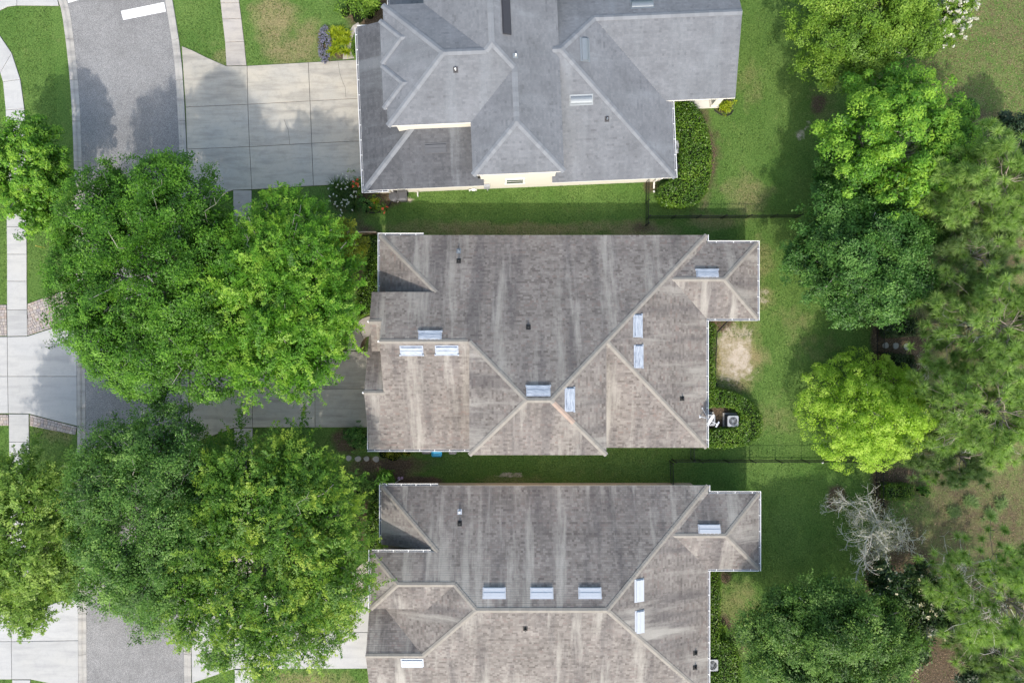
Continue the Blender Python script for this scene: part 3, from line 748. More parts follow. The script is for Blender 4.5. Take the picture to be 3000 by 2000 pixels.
MH.face('W', [(-9.12, 7.33), (-5.08, 3.29), (-9.12, 3.29)])
MH.face('S', [(-8.55, 0), (-2.75, 0), (-2.75, -7.45), (-9.85, -7.45), (-9.85, -3.41), (-8.55, -3.41)])
MH.face('W2', [(-2.75, 0), (.91, -3.66), (-2.75, -7.32)])
MH.face('S2', [(.91, -3.66), (2.43, -3.66), (6.09, -7.32), (-2.75, -7.32)])
MH.face('E', [(13.42, 7.33), (2.43, -3.66), (6.09, -7.32), (6.09, 0), (13.42, -7.32), (13.42, 1.58), (10.81, 4.19), (13.42, 6.8)])
MH.face('SE', [(6.09, 0), (6.09, -7.32), (13.42, -7.32)])
rp = h0 + p_ * 2.61
MH.face('PN', [(13.42, 6.8), (16.93, 6.8), (14.32, 4.19), (10.81, 4.19)]); MH.face('PS', [(13.42, 1.58), (16.93, 1.58), (14.32, 4.19), (10.81, 4.19)])
MH.face('PE', [(16.93, 6.8), (16.93, 1.58), (14.32, 4.19)])
MH.face('ES', [(-9.32, 1.29), (-8.45, 1.29), (-8.45, -.64), (-9.32, -.64)])
MH.face('GN', [(-9.85, -3.41), (-8.45, -3.41), (-8.45, .42), (-9.85, .42)])
hd, rd = p_ * .707, p_
MH.ridge((-9.12, 7.33, h0), (-5.08, 3.29, h0 + p_ * 4.04), hd); MH.ridge((-8.55, 0, R0), (-2.9, 0, R0), rd)
MH.ridge((-2.75, 0, R0), (.91, -3.66, Rm), hd); MH.ridge((-2.75, -7.32, R0), (.91, -3.66, Rm), hd); MH.ridge((.91, -3.66, Rm), (2.43, -3.66, Rm), rd)
MH.ridge((6.09, -7.32, R0), (3.9, -5.13, R0 + p_ * 2.19), hd); MH.ridge((3.9, -5.13, R0 + p_ * 2.19), (2.6, -3.83, Rm - .07), hd, 'pink_cap'); MH.ridge((2.6, -3.83, Rm - .07), (2.43, -3.66, Rm), hd)
MH.ridge((13.42, 7.33, h0), (2.43, -3.66, Rm), hd); MH.ridge((13.42, -7.32, h0), (6.2, -.1, R0 - .04), hd)
MH.ridge((14.32, 4.19, rp), (10.81, 4.19, rp), rd); MH.ridge((16.93, 6.8, h0), (14.32, 4.19, rp), hd); MH.ridge((16.93, 1.58, h0), (14.32, 4.19, rp), hd)
MH.ridge((-9.34, 1.29, eh), (-8.55, 1.29, eh), rd); MH.ridge((-9.87, -3.41, gh), (-8.5, -3.41, gh), rd)
MH.finish()
MH.wall([(-8.67, -6.9, 12.97, 6.88, 0, 2.74), (12.9, 2.03, 16.48, 6.35, 0, 2.74), (-9.45, -7.0, -8.6, -.2, 0, 2.74), (-8.9, .3, -8.0, 3.0, 0, 2.9), (-2.3, -6.87, 5.64, -.4, 2.7, R0 - .12)], M['tan_stucco'],
        [([(-8.2, -3.3, 4.4), (-8.2, -.05, R0 - .18), (-8.2, 3.2, 4.45), (-8.2, 3.2, 2.7), (-8.2, -3.3, 2.7)], (.2, 0)), ([(-9.5, -6.9, 2.9), (-9.5, -3.41, gh - .18), (-9.5, -.1, 3.0), (-9.5, -.1, 2.7), (-9.5, -6.9, 2.7)], (.2, 0)),
         ([(-8.95, -.5, 4.4), (-8.95, 1.29, eh - .18), (-8.95, 3.0, 4.5), (-8.95, 3.0, 2.7), (-8.95, -.5, 2.7)], (.2, 0)), ([(-8.9, 3.02, 2.7), (-5.3, 3.02, 4.4), (-5.3, 3.02, 2.7)], (0, -.2))])
MB().box((-9.5, -3.7, 1.1), (.06, 4.9, 2.2)).build('garage_door', M['door_white'], MH.root)
MB().box((-8.95, 1.5, 1.1), (.06, 1.0, 2.1)).build('front_door', M['door_white'], MH.root)
for (x, y) in ((-9.4, 1.29, ), (-9.93, -3.41), (-8.62, 0)):
    zz = {1.29: eh, -3.41: gh, 0: R0}[y]
    MB().disc((x, y), .075, zz - .03, zz + .05, 12, .05).build('ridge_end_cap', M['gutter_white'], MH.root)
MH.gutter((-9.12, 3.29), (-9.12, 7.48), h0, (-1, 0)); MH.gutter((-9.26, 7.33), (-6.1, 7.33), h0, (0, 1))
MH.gutter((13.42, 6.95), (13.42, 7.36), h0, (1, 0), False); MH.gutter((13.5, 6.8), (17.07, 6.8), h0, (0, 1)); MH.gutter((16.93, 1.44), (16.93, 6.93), h0, (1, 0))
MH.gutter((13.42, 1.58), (16.95, 1.58), h0, (0, -1)); MH.gutter((13.42, -7.32), (13.42, 1.46), h0, (1, 0))
MH.gutter((-9.99, -7.45), (-2.75, -7.45), R0 - p_ * 7.45, (0, -1)); MH.gutter((-9.85, -7.45), (-9.85, -5.1), R0 - p_ * 7.45 + .02, (-1, 0))
for k, x, y in (('N', 1260, 982), ('S', 1206, 1028), ('S', 1309, 1027), ('N', 1577, 1143), ('E', 1670, 1170), ('E', 1869, 954), ('E', 1871, 1044), ('PN', 2072, 801)): MH.vent(k, x, y)
MH.pipe('N', 1344, 735, 'vent_grey', 'vent_grey'); MH.pipe('N', 1344, 763); MH.pipe('N', 1548, 957); MH.pipe('E', 1999, 1167)

# ---- southern house
BO = (.1, -17.27)
BH = House('grey_brown_roof_house', 'house with grey-brown streaked roof and three vents in a row, southernmost', lambda p: (p[0] + BO[0], p[1] + BO[1]), 'grey_brown_shingle', 'brown_cap', 'white_trim')
yr = -.05; Rb = h0 + p_ * (7.33 - yr)          # main ridge
BH.plane('N', (0, 1), 0, 7.33, h0); BH.plane('W', (-1, 0), -9.12, 0, h0); BH.plane('S', (0, -1), 0, yr, Rb); BH.plane('E', (1, 0), 13.42, 0, h0)
BH.plane('PN', (0, 1), 0, 6.8, h0); BH.plane('PS', (0, -1), 0, 1.58, h0); BH.plane('PE', (1, 0), 16.93, 0, h0)
ye = 1.39; ehb = h0 + p_ * (7.33 - ye)          # entry ridge
w0 = h0 + p_ * 4.04                              # entry eave height
BH.plane('EW', (-1, 0), -9.5, 0, w0); BH.plane('ES', (0, -1), 0, ye, ehb)
xm = -2.41; BH.plane('MW', (-1, 0), xm, 0, Rb)   # west plane of the main hip
yg = -3.68; ghb = Rb + p_ * (yg - yr); BH.plane('GN', (0, 1), 0, yg, ghb)
xe = 13.42 - (Rb - h0) / p_; ysv = -7.45
et = (ehb - w0) / p_; ex = -9.5 + et             # apex of the entry hip
jx = xm - (ye - yr)                              # where main west hip meets the entry ridge
vy = ye - (-5.2 + 9.5) * 0
BH.face('N', [(-9.12, 7.33), (13.42, 7.33), (xe, yr), (xm, yr), (jx, ye), (ex, ye), (-9.5, 3.29), (-5.08, 3.29)])
BH.face('W', [(-9.12, 7.33), (-5.08, 3.29), (-9.12, 3.29)])
BH.face('EW', [(-9.5, 3.29), (ex, ye), (-9.5, ye - et)])
vx = jx - et                                     # valley foot at the entry south eave
BH.face('ES', [(ex, ye), (jx, ye), (vx, ye - et), (-9.5, ye - et)])
gx = xm - (yr - yg)                              # garage ridge end
BH.face('MW', [(xm, yr), (jx, ye), (vx, ye - et), (vx - 2.5, ye - et), (gx - 3.2, yg + 3.2), (gx, yg)])
BH.face('S', [(xm, yr), (xe, yr), (xe + (yr + 7.32), -7.32), (xe + (yr + 7.32), ysv), (-9.85, ysv), (-9.85, yg), (gx, yg)])
BH.face('E', [(13.42, 7.33), (xe, yr), (13.42, -7.32), (13.42, 1.58), (10.81, 4.19), (13.42, 6.8)])
BH.face('PN', [(13.42, 6.8), (16.93, 6.8), (14.32, 4.19), (10.81, 4.19)]); BH.face('PS', [(13.42, 1.58), (16.93, 1.58), (14.32, 4.19), (10.81, 4.19)])
BH.face('PE', [(16.93, 6.8), (16.93, 1.58), (14.32, 4.19)])
BH.face('GN', [(-9.85, yg), (gx, yg), (gx - 3.3, yg + 3.3), (-9.85, yg + 3.3)])
BH.ridge((-9.12, 7.33, h0), (-5.08, 3.29, w0), hd); BH.ridge((-9.5, 3.29, w0), (ex, ye, ehb), hd); BH.ridge((-9.5, ye - et, w0), (ex, ye, ehb), hd)
BH.ridge((ex, ye, ehb), (jx, ye, ehb), rd); BH.ridge((jx, ye, ehb), (xm, yr, Rb), hd); BH.ridge((gx, yg, ghb), (xm, yr, Rb), hd)
BH.ridge((-9.87, yg, ghb), (gx, yg, ghb), rd); BH.ridge((xm, yr, Rb), (xe, yr, Rb), rd)
BH.ridge((13.42, 7.33, h0), (xe, yr, Rb), hd); BH.ridge((13.42, -7.32, h0), (xe, yr, Rb), hd)
BH.ridge((14.32, 4.19, rp), (10.81, 4.19, rp), rd); BH.ridge((16.93, 6.8, h0), (14.32, 4.19, rp), hd); BH.ridge((16.93, 1.58, h0), (14.32, 4.19, rp), hd)
BH.finish()
BH.wall([(-8.67, -6.9, 12.97, 6.93, 0, 2.74), (12.9, 2.03, 16.48, 6.35, 0, 2.74), (-9.45, -7.0, -8.6, .2, 0, 2.74), (-9.0, .0, -5.6, 3.0, 2.7, w0 - .12)], M['tan_stucco'],
        [([(-9.5, -6.9, 2.9), (-9.5, yg, ghb - .18), (-9.5, -.3, 3.0), (-9.5, -.3, 2.7), (-9.5, -6.9, 2.7)], (.2, 0))])
MB().box((-9.5, -3.7, 1.1), (.06, 4.9, 2.2)).build('garage_door', M['door_white'], BH.root)
BH.gutter((-9.12, 3.4), (-9.12, 7.48), h0, (-1, 0)); BH.gutter((-9.26, 7.33), (-5.2, 7.33), h0, (0, 1))
BH.gutter((-9.5, ye - et), (-9.5, 3.42), w0, (-1, 0)); BH.gutter((-9.5, 3.29), (-5.5, 3.29), w0, (0, 1))
BH.gutter((13.42, 6.95), (13.42, 7.36), h0, (1, 0), False); BH.gutter((13.5, 6.8), (17.07, 6.8), h0, (0, 1)); BH.gutter((16.93, 1.44), (16.93, 6.93), h0, (1, 0))
BH.gutter((13.42, 1.58), (16.95, 1.58), h0, (0, -1)); BH.gutter((13.42, -7.32), (13.42, 1.46), h0, (1, 0))
for k, x, y in (('N', 1448, 1735), ('N', 1587, 1735), ('N', 1728, 1735), ('E', 1873, 1728), ('E', 1874, 1820), ('PN', 2078, 1550), ('S', 1208, 1940)): BH.vent(k, x, y, mat='vent_plain', ends=False)
BH.pipe('N', 1347, 1497, 'pvc_white', 'vent_plain'); BH.pipe('N', 1347, 1531); BH.pipe('S', 1539, 1841); BH.pipe('E', 2038, 1911); BH.pipe('E', 2037, 1953)

# ---- northern house (turned 2.43 degrees)
TH = math.radians(2.43); GO = (-10.22, 10.39)
def GT(p): return (GO[0] + p[0] * math.cos(TH) - p[1] * math.sin(TH), GO[1] + p[0] * math.sin(TH) + p[1] * math.cos(TH))
GH = House('blue_grey_roof_house', 'two-storey house with smooth blue-grey shingle roof and cream walls, northernmost', GT, 'blue_grey_shingle', 'grey_cap', 'white_trim')
u0 = 5.95
GH.plane('LW', (-1, 0), 0, 0, h0); GH.plane('LS', (0, -1), 0, 0, h0); GH.plane('LE', (1, 0), 21.5, 0, h0)
ah = h0 + p_ * 7.8; GH.plane('LN', (0, 1), 0, 7.8, ah)
GH.plane('WW', (-1, 0), 2.35, 0, u0); GH.plane('WS', (0, -1), 0, 3.4, u0); wr = u0 + p_ * 3.9; GH.plane('WN', (0, 1), 0, 7.3, wr)
GH.plane('ME', (1, 0), 13.6, 0, u0); mh = u0 + p_ * 4.3; GH.plane('MW', (-1, 0), 9.3, 0, mh)
GH.plane('SS', (0, -1), 0, 0, u0); GH.plane('SW', (-1, 0), 7.7, 0, u0)
wg = ah - p_ * (10.17 - 7.8); GH.plane('GS', (0, -1), 0, 10.17, wg)
GH.plane('PW', (-1, 0), 2.3, 0, h0)
YN = 17.0
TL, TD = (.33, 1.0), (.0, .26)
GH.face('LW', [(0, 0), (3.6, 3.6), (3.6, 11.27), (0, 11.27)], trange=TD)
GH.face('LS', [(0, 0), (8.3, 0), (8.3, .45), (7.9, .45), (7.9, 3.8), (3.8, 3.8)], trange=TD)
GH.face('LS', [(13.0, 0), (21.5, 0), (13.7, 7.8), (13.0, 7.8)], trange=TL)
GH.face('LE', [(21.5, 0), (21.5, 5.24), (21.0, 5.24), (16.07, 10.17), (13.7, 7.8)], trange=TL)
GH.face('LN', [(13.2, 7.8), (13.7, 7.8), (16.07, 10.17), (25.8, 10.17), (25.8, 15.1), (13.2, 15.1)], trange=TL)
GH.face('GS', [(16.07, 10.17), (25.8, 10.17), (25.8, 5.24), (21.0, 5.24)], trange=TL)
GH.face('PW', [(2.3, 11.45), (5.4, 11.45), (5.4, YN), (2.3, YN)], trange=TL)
aw = 6.25
GH.face('WW', [(2.35, 3.4), (aw, 7.3), (2.35, 11.2)], trange=TL)
GH.face('WS', [(2.35, 3.4), (7.7, 3.4), (10.65, 6.35), (9.3, 7.7), (8.9, 7.3), (aw, 7.3)], trange=TL)
GH.face('WN', [(aw, 7.3), (8.9, 7.3), (5.0, 11.2), (2.35, 11.2)], trange=TL)
GH.face('MW', [(9.3, 7.7), (8.9, 7.3), (5.0, 11.2), (5.0, YN), (9.3, YN)], trange=TL)
GH.face('ME', [(9.3, YN), (9.3, 7.7), (10.65, 6.35), (10.65, 2.95), (13.6, 0), (13.6, YN)], trange=TL)
GH.face('SS', [(7.7, 0), (13.6, 0), (10.65, 2.95)], trange=TL); GH.face('SW', [(7.7, 0), (10.65, 2.95), (10.65, 6.35), (7.7, 3.4)], trange=TL)
def bump(yc):
    hw = 1.4; x0 = 2.12; ap = x0 + hw; zt = u0 + p_ * hw; xr = 2.35 + hw + .02
    GH.plane('b%d' % yc, (-1, 0), x0, 0, u0); GH.plane('bn%d' % yc, (0, 1), 0, yc + hw, u0); GH.plane('bs%d' % yc, (0, -1), 0, yc - hw, u0)
    GH.face('b%d' % yc, [(x0, yc - hw), (ap, yc), (x0, yc + hw)], trange=TL)
    GH.face('bn%d' % yc, [(x0, yc + hw), (ap, yc), (xr, yc), (2.35, yc + hw)], trange=TL); GH.face('bs%d' % yc, [(x0, yc - hw), (ap, yc), (xr, yc), (2.35, yc - hw)], trange=TL)
    GH.ridge((x0, yc - hw, u0), (ap, yc, zt), hd, None, .3); GH.ridge((x0, yc + hw, u0), (ap, yc, zt), hd, None, .3); GH.ridge((ap, yc, zt), (xr + .3, yc, zt), rd, None, .3)
bump(8.82); bump(5.93)
st_ = .31
for a, b, d in (((0, 0, h0), (3.75, 3.75, h0 + p_ * 3.75), hd), ((21.5, 0, h0), (13.7, 7.8, ah), hd), ((13.15, 7.8, ah), (13.7, 7.8, ah), rd), ((16.07, 10.17, wg), (13.7, 7.8, ah), hd), ((25.8, 10.17, wg), (16.07, 10.17, wg), rd),
                ((2.35, 3.4, u0), (aw, 7.3, wr), hd), ((2.35, 11.2, u0), (aw, 7.3, wr), hd), ((aw, 7.3, wr), (8.9, 7.3, wr), rd), ((8.9, 7.3, wr), (9.3, 7.7, mh), hd), ((9.3, YN, mh), (9.3, 7.7, mh), rd),
                ((10.65, 6.35, u0 + p_ * 2.95), (9.3, 7.7, mh), hd), ((10.65, 2.95, u0 + p_ * 2.95), (10.65, 6.35, u0 + p_ * 2.95), rd), ((7.7, 0, u0), (10.65, 2.95, u0 + p_ * 2.95), hd), ((13.6, 0, u0), (10.65, 2.95, u0 + p_ * 2.95), hd)):
    GH.ridge(a, b, d, None, st_, .19)
GH.finish()
GH.wall([(.45, .42, 21.05, 10.6, 0, 2.74), (2.8, 10.5, 13.4, YN - .4, 0, 2.74), (2.8, 3.62, 8.2, 10.8, 2.7, u0 - .1), (5.4, 10.5, 13.2, YN - .4, 2.7, u0 - .1), (8.1, .4, 13.2, 11, 2.7, u0 - .1), (21, 10.3, 25.4, 14.6, 0, 2.9)], M['stucco'],
        [([(25.4, 5.7, 2.95), (25.4, 10.17, wg - .17), (25.4, 14.6, 2.95)], (-.2, 0))])
MB().box((0, 0, 0), (.05, 4.9, 2.2), TH).build('garage_door', M['door_white'], GH.root, matrix=Matrix.Translation(Vector(GH.loc(GT((.43, 5.5)) + (1.1,)))))
MB().box((0, 0, 0), (5.28, .05, .34), TH).build('fascia_board', M['white_trim'], GH.root, matrix=Matrix.Translation(Vector(GH.loc(GT((10.65, .36)) + (u0 - .3,)))))
MB().box((0, 0, 0), (5.2, .05, .2), TH).build('fascia_board', M['white_trim'], GH.root, matrix=Matrix.Translation(Vector(GH.loc(GT((5.1, 3.58)) + (u0 - .22,)))))
wn_ = MB(); c = GH.loc(GT((10.45, .39)) + (2.17,))
for dx, dz, sx, sz in ((-.62, 0, .1, 1.4), (.62, 0, .1, 1.4), (0, .67, 1.34, .12), (0, -.68, 1.44, .1), (0, 0, 1.2, .06)): wn_.box((c[0] + dx, c[1] + dx * .0424, c[2] + dz), (sx, .14 if sz > .08 else .08, sz), TH)
win = wn_.build('window', M['white_trim'], GH.root); MB().box(c, (1.2, .06, 1.36), TH).build('pane', M['glass_dark'], win)
GH.gutter((0, -.14), (0, 11.27), h0, (-1, 0)); GH.gutter((0, 0), (1.72, 0), h0, (0, -1)); GH.gutter((0, 11.27), (2.3, 11.27), h0, (0, 1)); GH.gutter((21.5, -.02), (21.5, 5.3), h0, (1, 0)); GH.gutter((2.3, 11.45), (2.3, YN), h0, (-1, 0))
pts = [GH.loc(GT(q) + (z,)) for q, z in (((20.6, -.02), 2.85), ((20.6, .30), 2.6), ((20.6, .34), .3), ((20.6, -.1), .12))]
MB().tube(pts, .055, 6).build('downspout', M['white_trim'], GH.root)
pts = [GH.loc(GT(q) + (z,)) for q, z in (((1.66, -.05), 2.85), ((1.66, .28), 2.6), ((1.66, .34), .2))]
MB().tube(pts, .055, 6).build('downspout', M['white_trim'], GH.root)
q = GH.loc(GT((8.45, .30)) + (0,)); MB().box((q[0], q[1], 1.25), (.42, .2, .7), TH).box((q[0] + .02, q[1], .5), (.07, .09, .9), TH).build('meter_box', M['ac_grey'], GH.root)
q = GH.loc(GT((3.4, .3)) + (0,)); MB().tube([(q[0] + 0, q[1], .5), (q[0], q[1] - .25, .55), (q[0], q[1] - .3, .4)], .04, 8).build('hose_tap', M['pvc_white'], GH.root)
for k, x, y, m_, sty in (('LS', 1277, 435, 'vent_dark', 'box'), ('LE', 1714, 147, 'vent_grey', 'dome'), ('LS', 1703, 294, 'vent_grey', 'dome'), ('LN', 1881, 14, 'vent_grey', 'dome')): GH.vent(k, x, y, 1.42, .5, sty, m_, False)
GH.pipe('ME', 1511, 165, 'pvc_white', 'vent_grey'); GH.pipe('WS', 1335, 207, 'pvc_white', 'dark_roof_metal'); GH.pipe('LS', 1778, 351, 'vent_grey', 'dark_roof_metal')
P = GH.planes['ME']; x, y, z = P.hit(1481, 20)       # long dark box vent on the upper east slope
mt = P.basis(GH.loc((x, y, z)))
MB().box((0, 0, .06), (3.5, .56, .12)).box((0, .0, .13), (3.54, .46, .03)).build('ridge_vent_box', M['dark_roof_metal'], GH.roof, matrix=mt)
# porch at the east wing: column, slab
q = W(2090, 306, 0)
MB().prism([W(2015, 275), W(2110, 271), W(2112, 316), W(2022, 320)], 0, .12).build('porch_slab', M['porch_concrete'], GH.root, matrix=Matrix.Translation(-GH.off))
cx, cy = W(2090, 304)
MB().box((cx, cy, 1.5), (.5, .5, 2.85), TH).box((cx, cy, .2), (.62, .62, .25), TH).build('porch_column', M['porch_concrete'], GH.root, matrix=Matrix.Translation(-GH.off))

# ------------------------------------------------------------------ foliage
def unit(a): return a / np.maximum(np.linalg.norm(a, axis=-1, keepdims=True), 1e-9)

def leaf_mesh(name, pos, nrm, size, tint, mat, parent, axis=None, aspect=.5, rng=RNG, fold=.18, tri=False):
    """one rhombic leaf per row"""
    n = len(pos); nrm = unit(nrm)
    a = rng.normal(size=(n, 3)) if axis is None else axis
    a = unit(a - nrm * np.sum(a * nrm, -1, keepdims=True)); b = np.cross(nrm, a)
    l = (size * .5)[:, None]; w = l * aspect
    if tri:                                   # small far leaves: one face each
        v = np.stack([pos - a * l + b * w * .75, pos - a * l * .6 - b * w * .95, pos + a * l * 1.1], 1)
        me = bpy.data.meshes.new(name); fast_mesh(me, v.reshape(-1, 3), np.arange(3 * n).reshape(n, 3))
        at = me.attributes.new('tint', 'FLOAT', 'POINT'); at.data.foreach_set('value', np.repeat(np.clip(tint, 0, 1), 3).astype(np.float32))
        return link_mesh(name, me, M[mat], parent)
    v = np.empty((n, 4, 3), np.float32)
    v[:, 0] = pos - a * l; v[:, 1] = pos + b * w + nrm * w * fold + a * l * .1; v[:, 2] = pos + a * l; v[:, 3] = pos - b * w + nrm * w * fold + a * l * .1
    me = bpy.data.meshes.new(name); fast_mesh(me, v.reshape(-1, 3), np.arange(4 * n).reshape(n, 4))
    at = me.attributes.new('tint', 'FLOAT', 'POINT'); at.data.foreach_set('value', np.repeat(np.clip(tint, 0, 1), 4).astype(np.float32))
    return link_mesh(name, me, M[mat], parent)

def make_lobes(rng, R, Ry, hz, n, flat=1.0, big=.72):
    """ellipsoid lobes around the crown centre: (centre, radii)"""
    lobes = [(np.array([0, 0, 0.]), np.array([R * big, Ry * big, hz * big]))]
    for i in range(n):
        t = i * 2.39996 + rng.uniform(-.4, .4); zz = rng.uniform(-.2, .7) if i % 3 else rng.uniform(.4, .95)
        q = math.sqrt(max(0, 1 - zz * zz)); f = rng.uniform(.58, .84); s = rng.uniform(.20, .33) if f > .7 else rng.uniform(.28, .42)
        c = np.array([R * f * q * math.cos(t), Ry * f * q * math.sin(t), hz * f * zz])
        lobes.append((c, np.array([R * s, Ry * s, min(hz, R) * s * flat])))
    return lobes

def crown_clusters(rng, lobes, n, lo=-.35, inner=.12):
    w = np.array([(r[0] * r[1] + r[1] * r[2] + r[0] * r[2]) for _, r in lobes]); w /= w.sum()
    pos = []; out = []; need = n
    while need > 0:
        k = rng.choice(len(lobes), size=need * 2, p=w)
        d = unit(rng.normal(size=(need * 2, 3))); d = d[d[:, 2] > lo]; k = k[:len(d)]
        C = np.array([l[0] for l in lobes])[k]; Rr = np.array([l[1] for l in lobes])[k]
        f = 1 - inner * rng.random(len(d)) ** 2 - .25 * (rng.random(len(d)) < .15)
        p = C + d * Rr * f[:, None]
        ins = np.zeros(len(p), bool)
        for c, r in lobes: ins |= np.sum(((p - c) / r) ** 2, -1) < .62
        g = np.sin(p[:, 0] * 2.1 + 1.3 * np.sin(p[:, 1] * 1.7)) + np.sin(p[:, 1] * 2.3 + 1.1 * np.sin(p[:, 2] * 1.9 + p[:, 0])) + np.sin(p[:, 2] * 2.2 + p[:, 0] * .6)
        keep = ~ins & (g + rng.normal(size=len(p)) * .5 > -.95)
        p = p + d * ((rng.random(len(p)) < .16) * rng.uniform(.1, .75, len(p)))[:, None] * np.array([1, 1, .4])
        pos.append(p[keep]); out.append(d[keep]); need -= int(keep.sum())
    return np.concatenate(pos)[:n], np.concatenate(out)[:n]

def foliage(rng, P, D, style, per, size, rc):
    """leaves for clusters at P facing D -> pos, nrm, axis, size, tint"""
    n = len(P); up = np.array([0, 0, 1.]); ct = rng.normal(size=n) * .17 + .20 * (np.sin(P[:, 0] * 1.3 + 2 * np.sin(P[:, 1] * .9)) * np.sin(P[:, 1] * 1.5 + P[:, 2] * 1.1))
    if style == 'spray':
        ax = unit(D * np.array([1, 1, .35]) + rng.normal(size=(n, 3)) * .45 + up * .08)
        s = rng.random((n, per)); lat = rng.normal(size=(n, per)) * .10
        side = unit(np.cross(ax, up + rng.normal(size=(n, 3)) * .3))
        L = rc * rng.uniform(.7, 1.5, (n, 1))
        pos = P[:, None] + ax[:, None] * ((s - .35) * L)[..., None] + side[:, None] * (lat * (1.25 - s))[..., None] * 1.6 + rng.normal(size=(n, per, 3)) * .035 - up * (.22 * s ** 2)[..., None] * L[..., None]
        nr = up + D[:, None] * .5 + rng.normal(size=(n, 1, 3)) * .5 + rng.normal(size=(n, per, 3)) * .3
        la = ax[:, None] * .7 + side[:, None] * np.sign(lat)[..., None] + rng.normal(size=(n, per, 3)) * .3
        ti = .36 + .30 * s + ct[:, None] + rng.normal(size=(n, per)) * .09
    elif style == 'dome':
        ax = unit(D + up * .9 + rng.normal(size=(n, 3)) * .25)
        d = unit(rng.normal(size=(n, per, 3)) + ax[:, None] * 1.1); r = rc * rng.uniform(.75, 1.25, (n, 1, 1)) * (1 - .3 * rng.random((n, per, 1)) ** 2)
        pos = P[:, None] + d * r; nr = d * .8 + up * .5 + rng.normal(size=(n, per, 3)) * .4
        la = d + rng.normal(size=(n, per, 3)) * .6
        ti = .38 + .30 * np.sum(d * ax[:, None], -1) + ct[:, None] + rng.normal(size=(n, per)) * .13  # bright tuft tops and shaded gaps are put into the tint
    else:
        ax = unit(D + rng.normal(size=(n, 3)) * .3)
        off = rng.normal(size=(n, per, 3)) * rc * .5; off -= ax[:, None] * np.sum(off * ax[:, None], -1, keepdims=True) * .45
        pos = P[:, None] + off; nr = up * .8 + D[:, None] * .6 + rng.normal(size=(n, 1, 3)) * .5 + rng.normal(size=(n, per, 3)) * .35
        la = rng.normal(size=(n, per, 3)); ti = .45 + ct[:, None] + .35 * np.sum(off * ax[:, None], -1) / rc + rng.normal(size=(n, per)) * .09
    sz = size * rng.uniform(.7, 1.3, (n, per))
    f = lambda a: a.reshape(-1, 3)
    return f(pos), f(nr), f(la), sz.ravel(), ti.ravel()

def limb(rng, a, b, r0, r1, wob=.12, k=5):
    a, b = np.array(a, float), np.array(b, float); L = np.linalg.norm(b - a); pts = []
    for i in range(k + 1):
        t = i / k; p = a * (1 - t) + b * t; p = p + rng.normal(size=3) * L * wob * math.sin(math.pi * t) * .5; p[2] += .12 * L * math.sin(math.pi * t)
        pts.append(tuple(p))
    return pts, [r0 + (r1 - r0) * i / k for i in range(k + 1)]

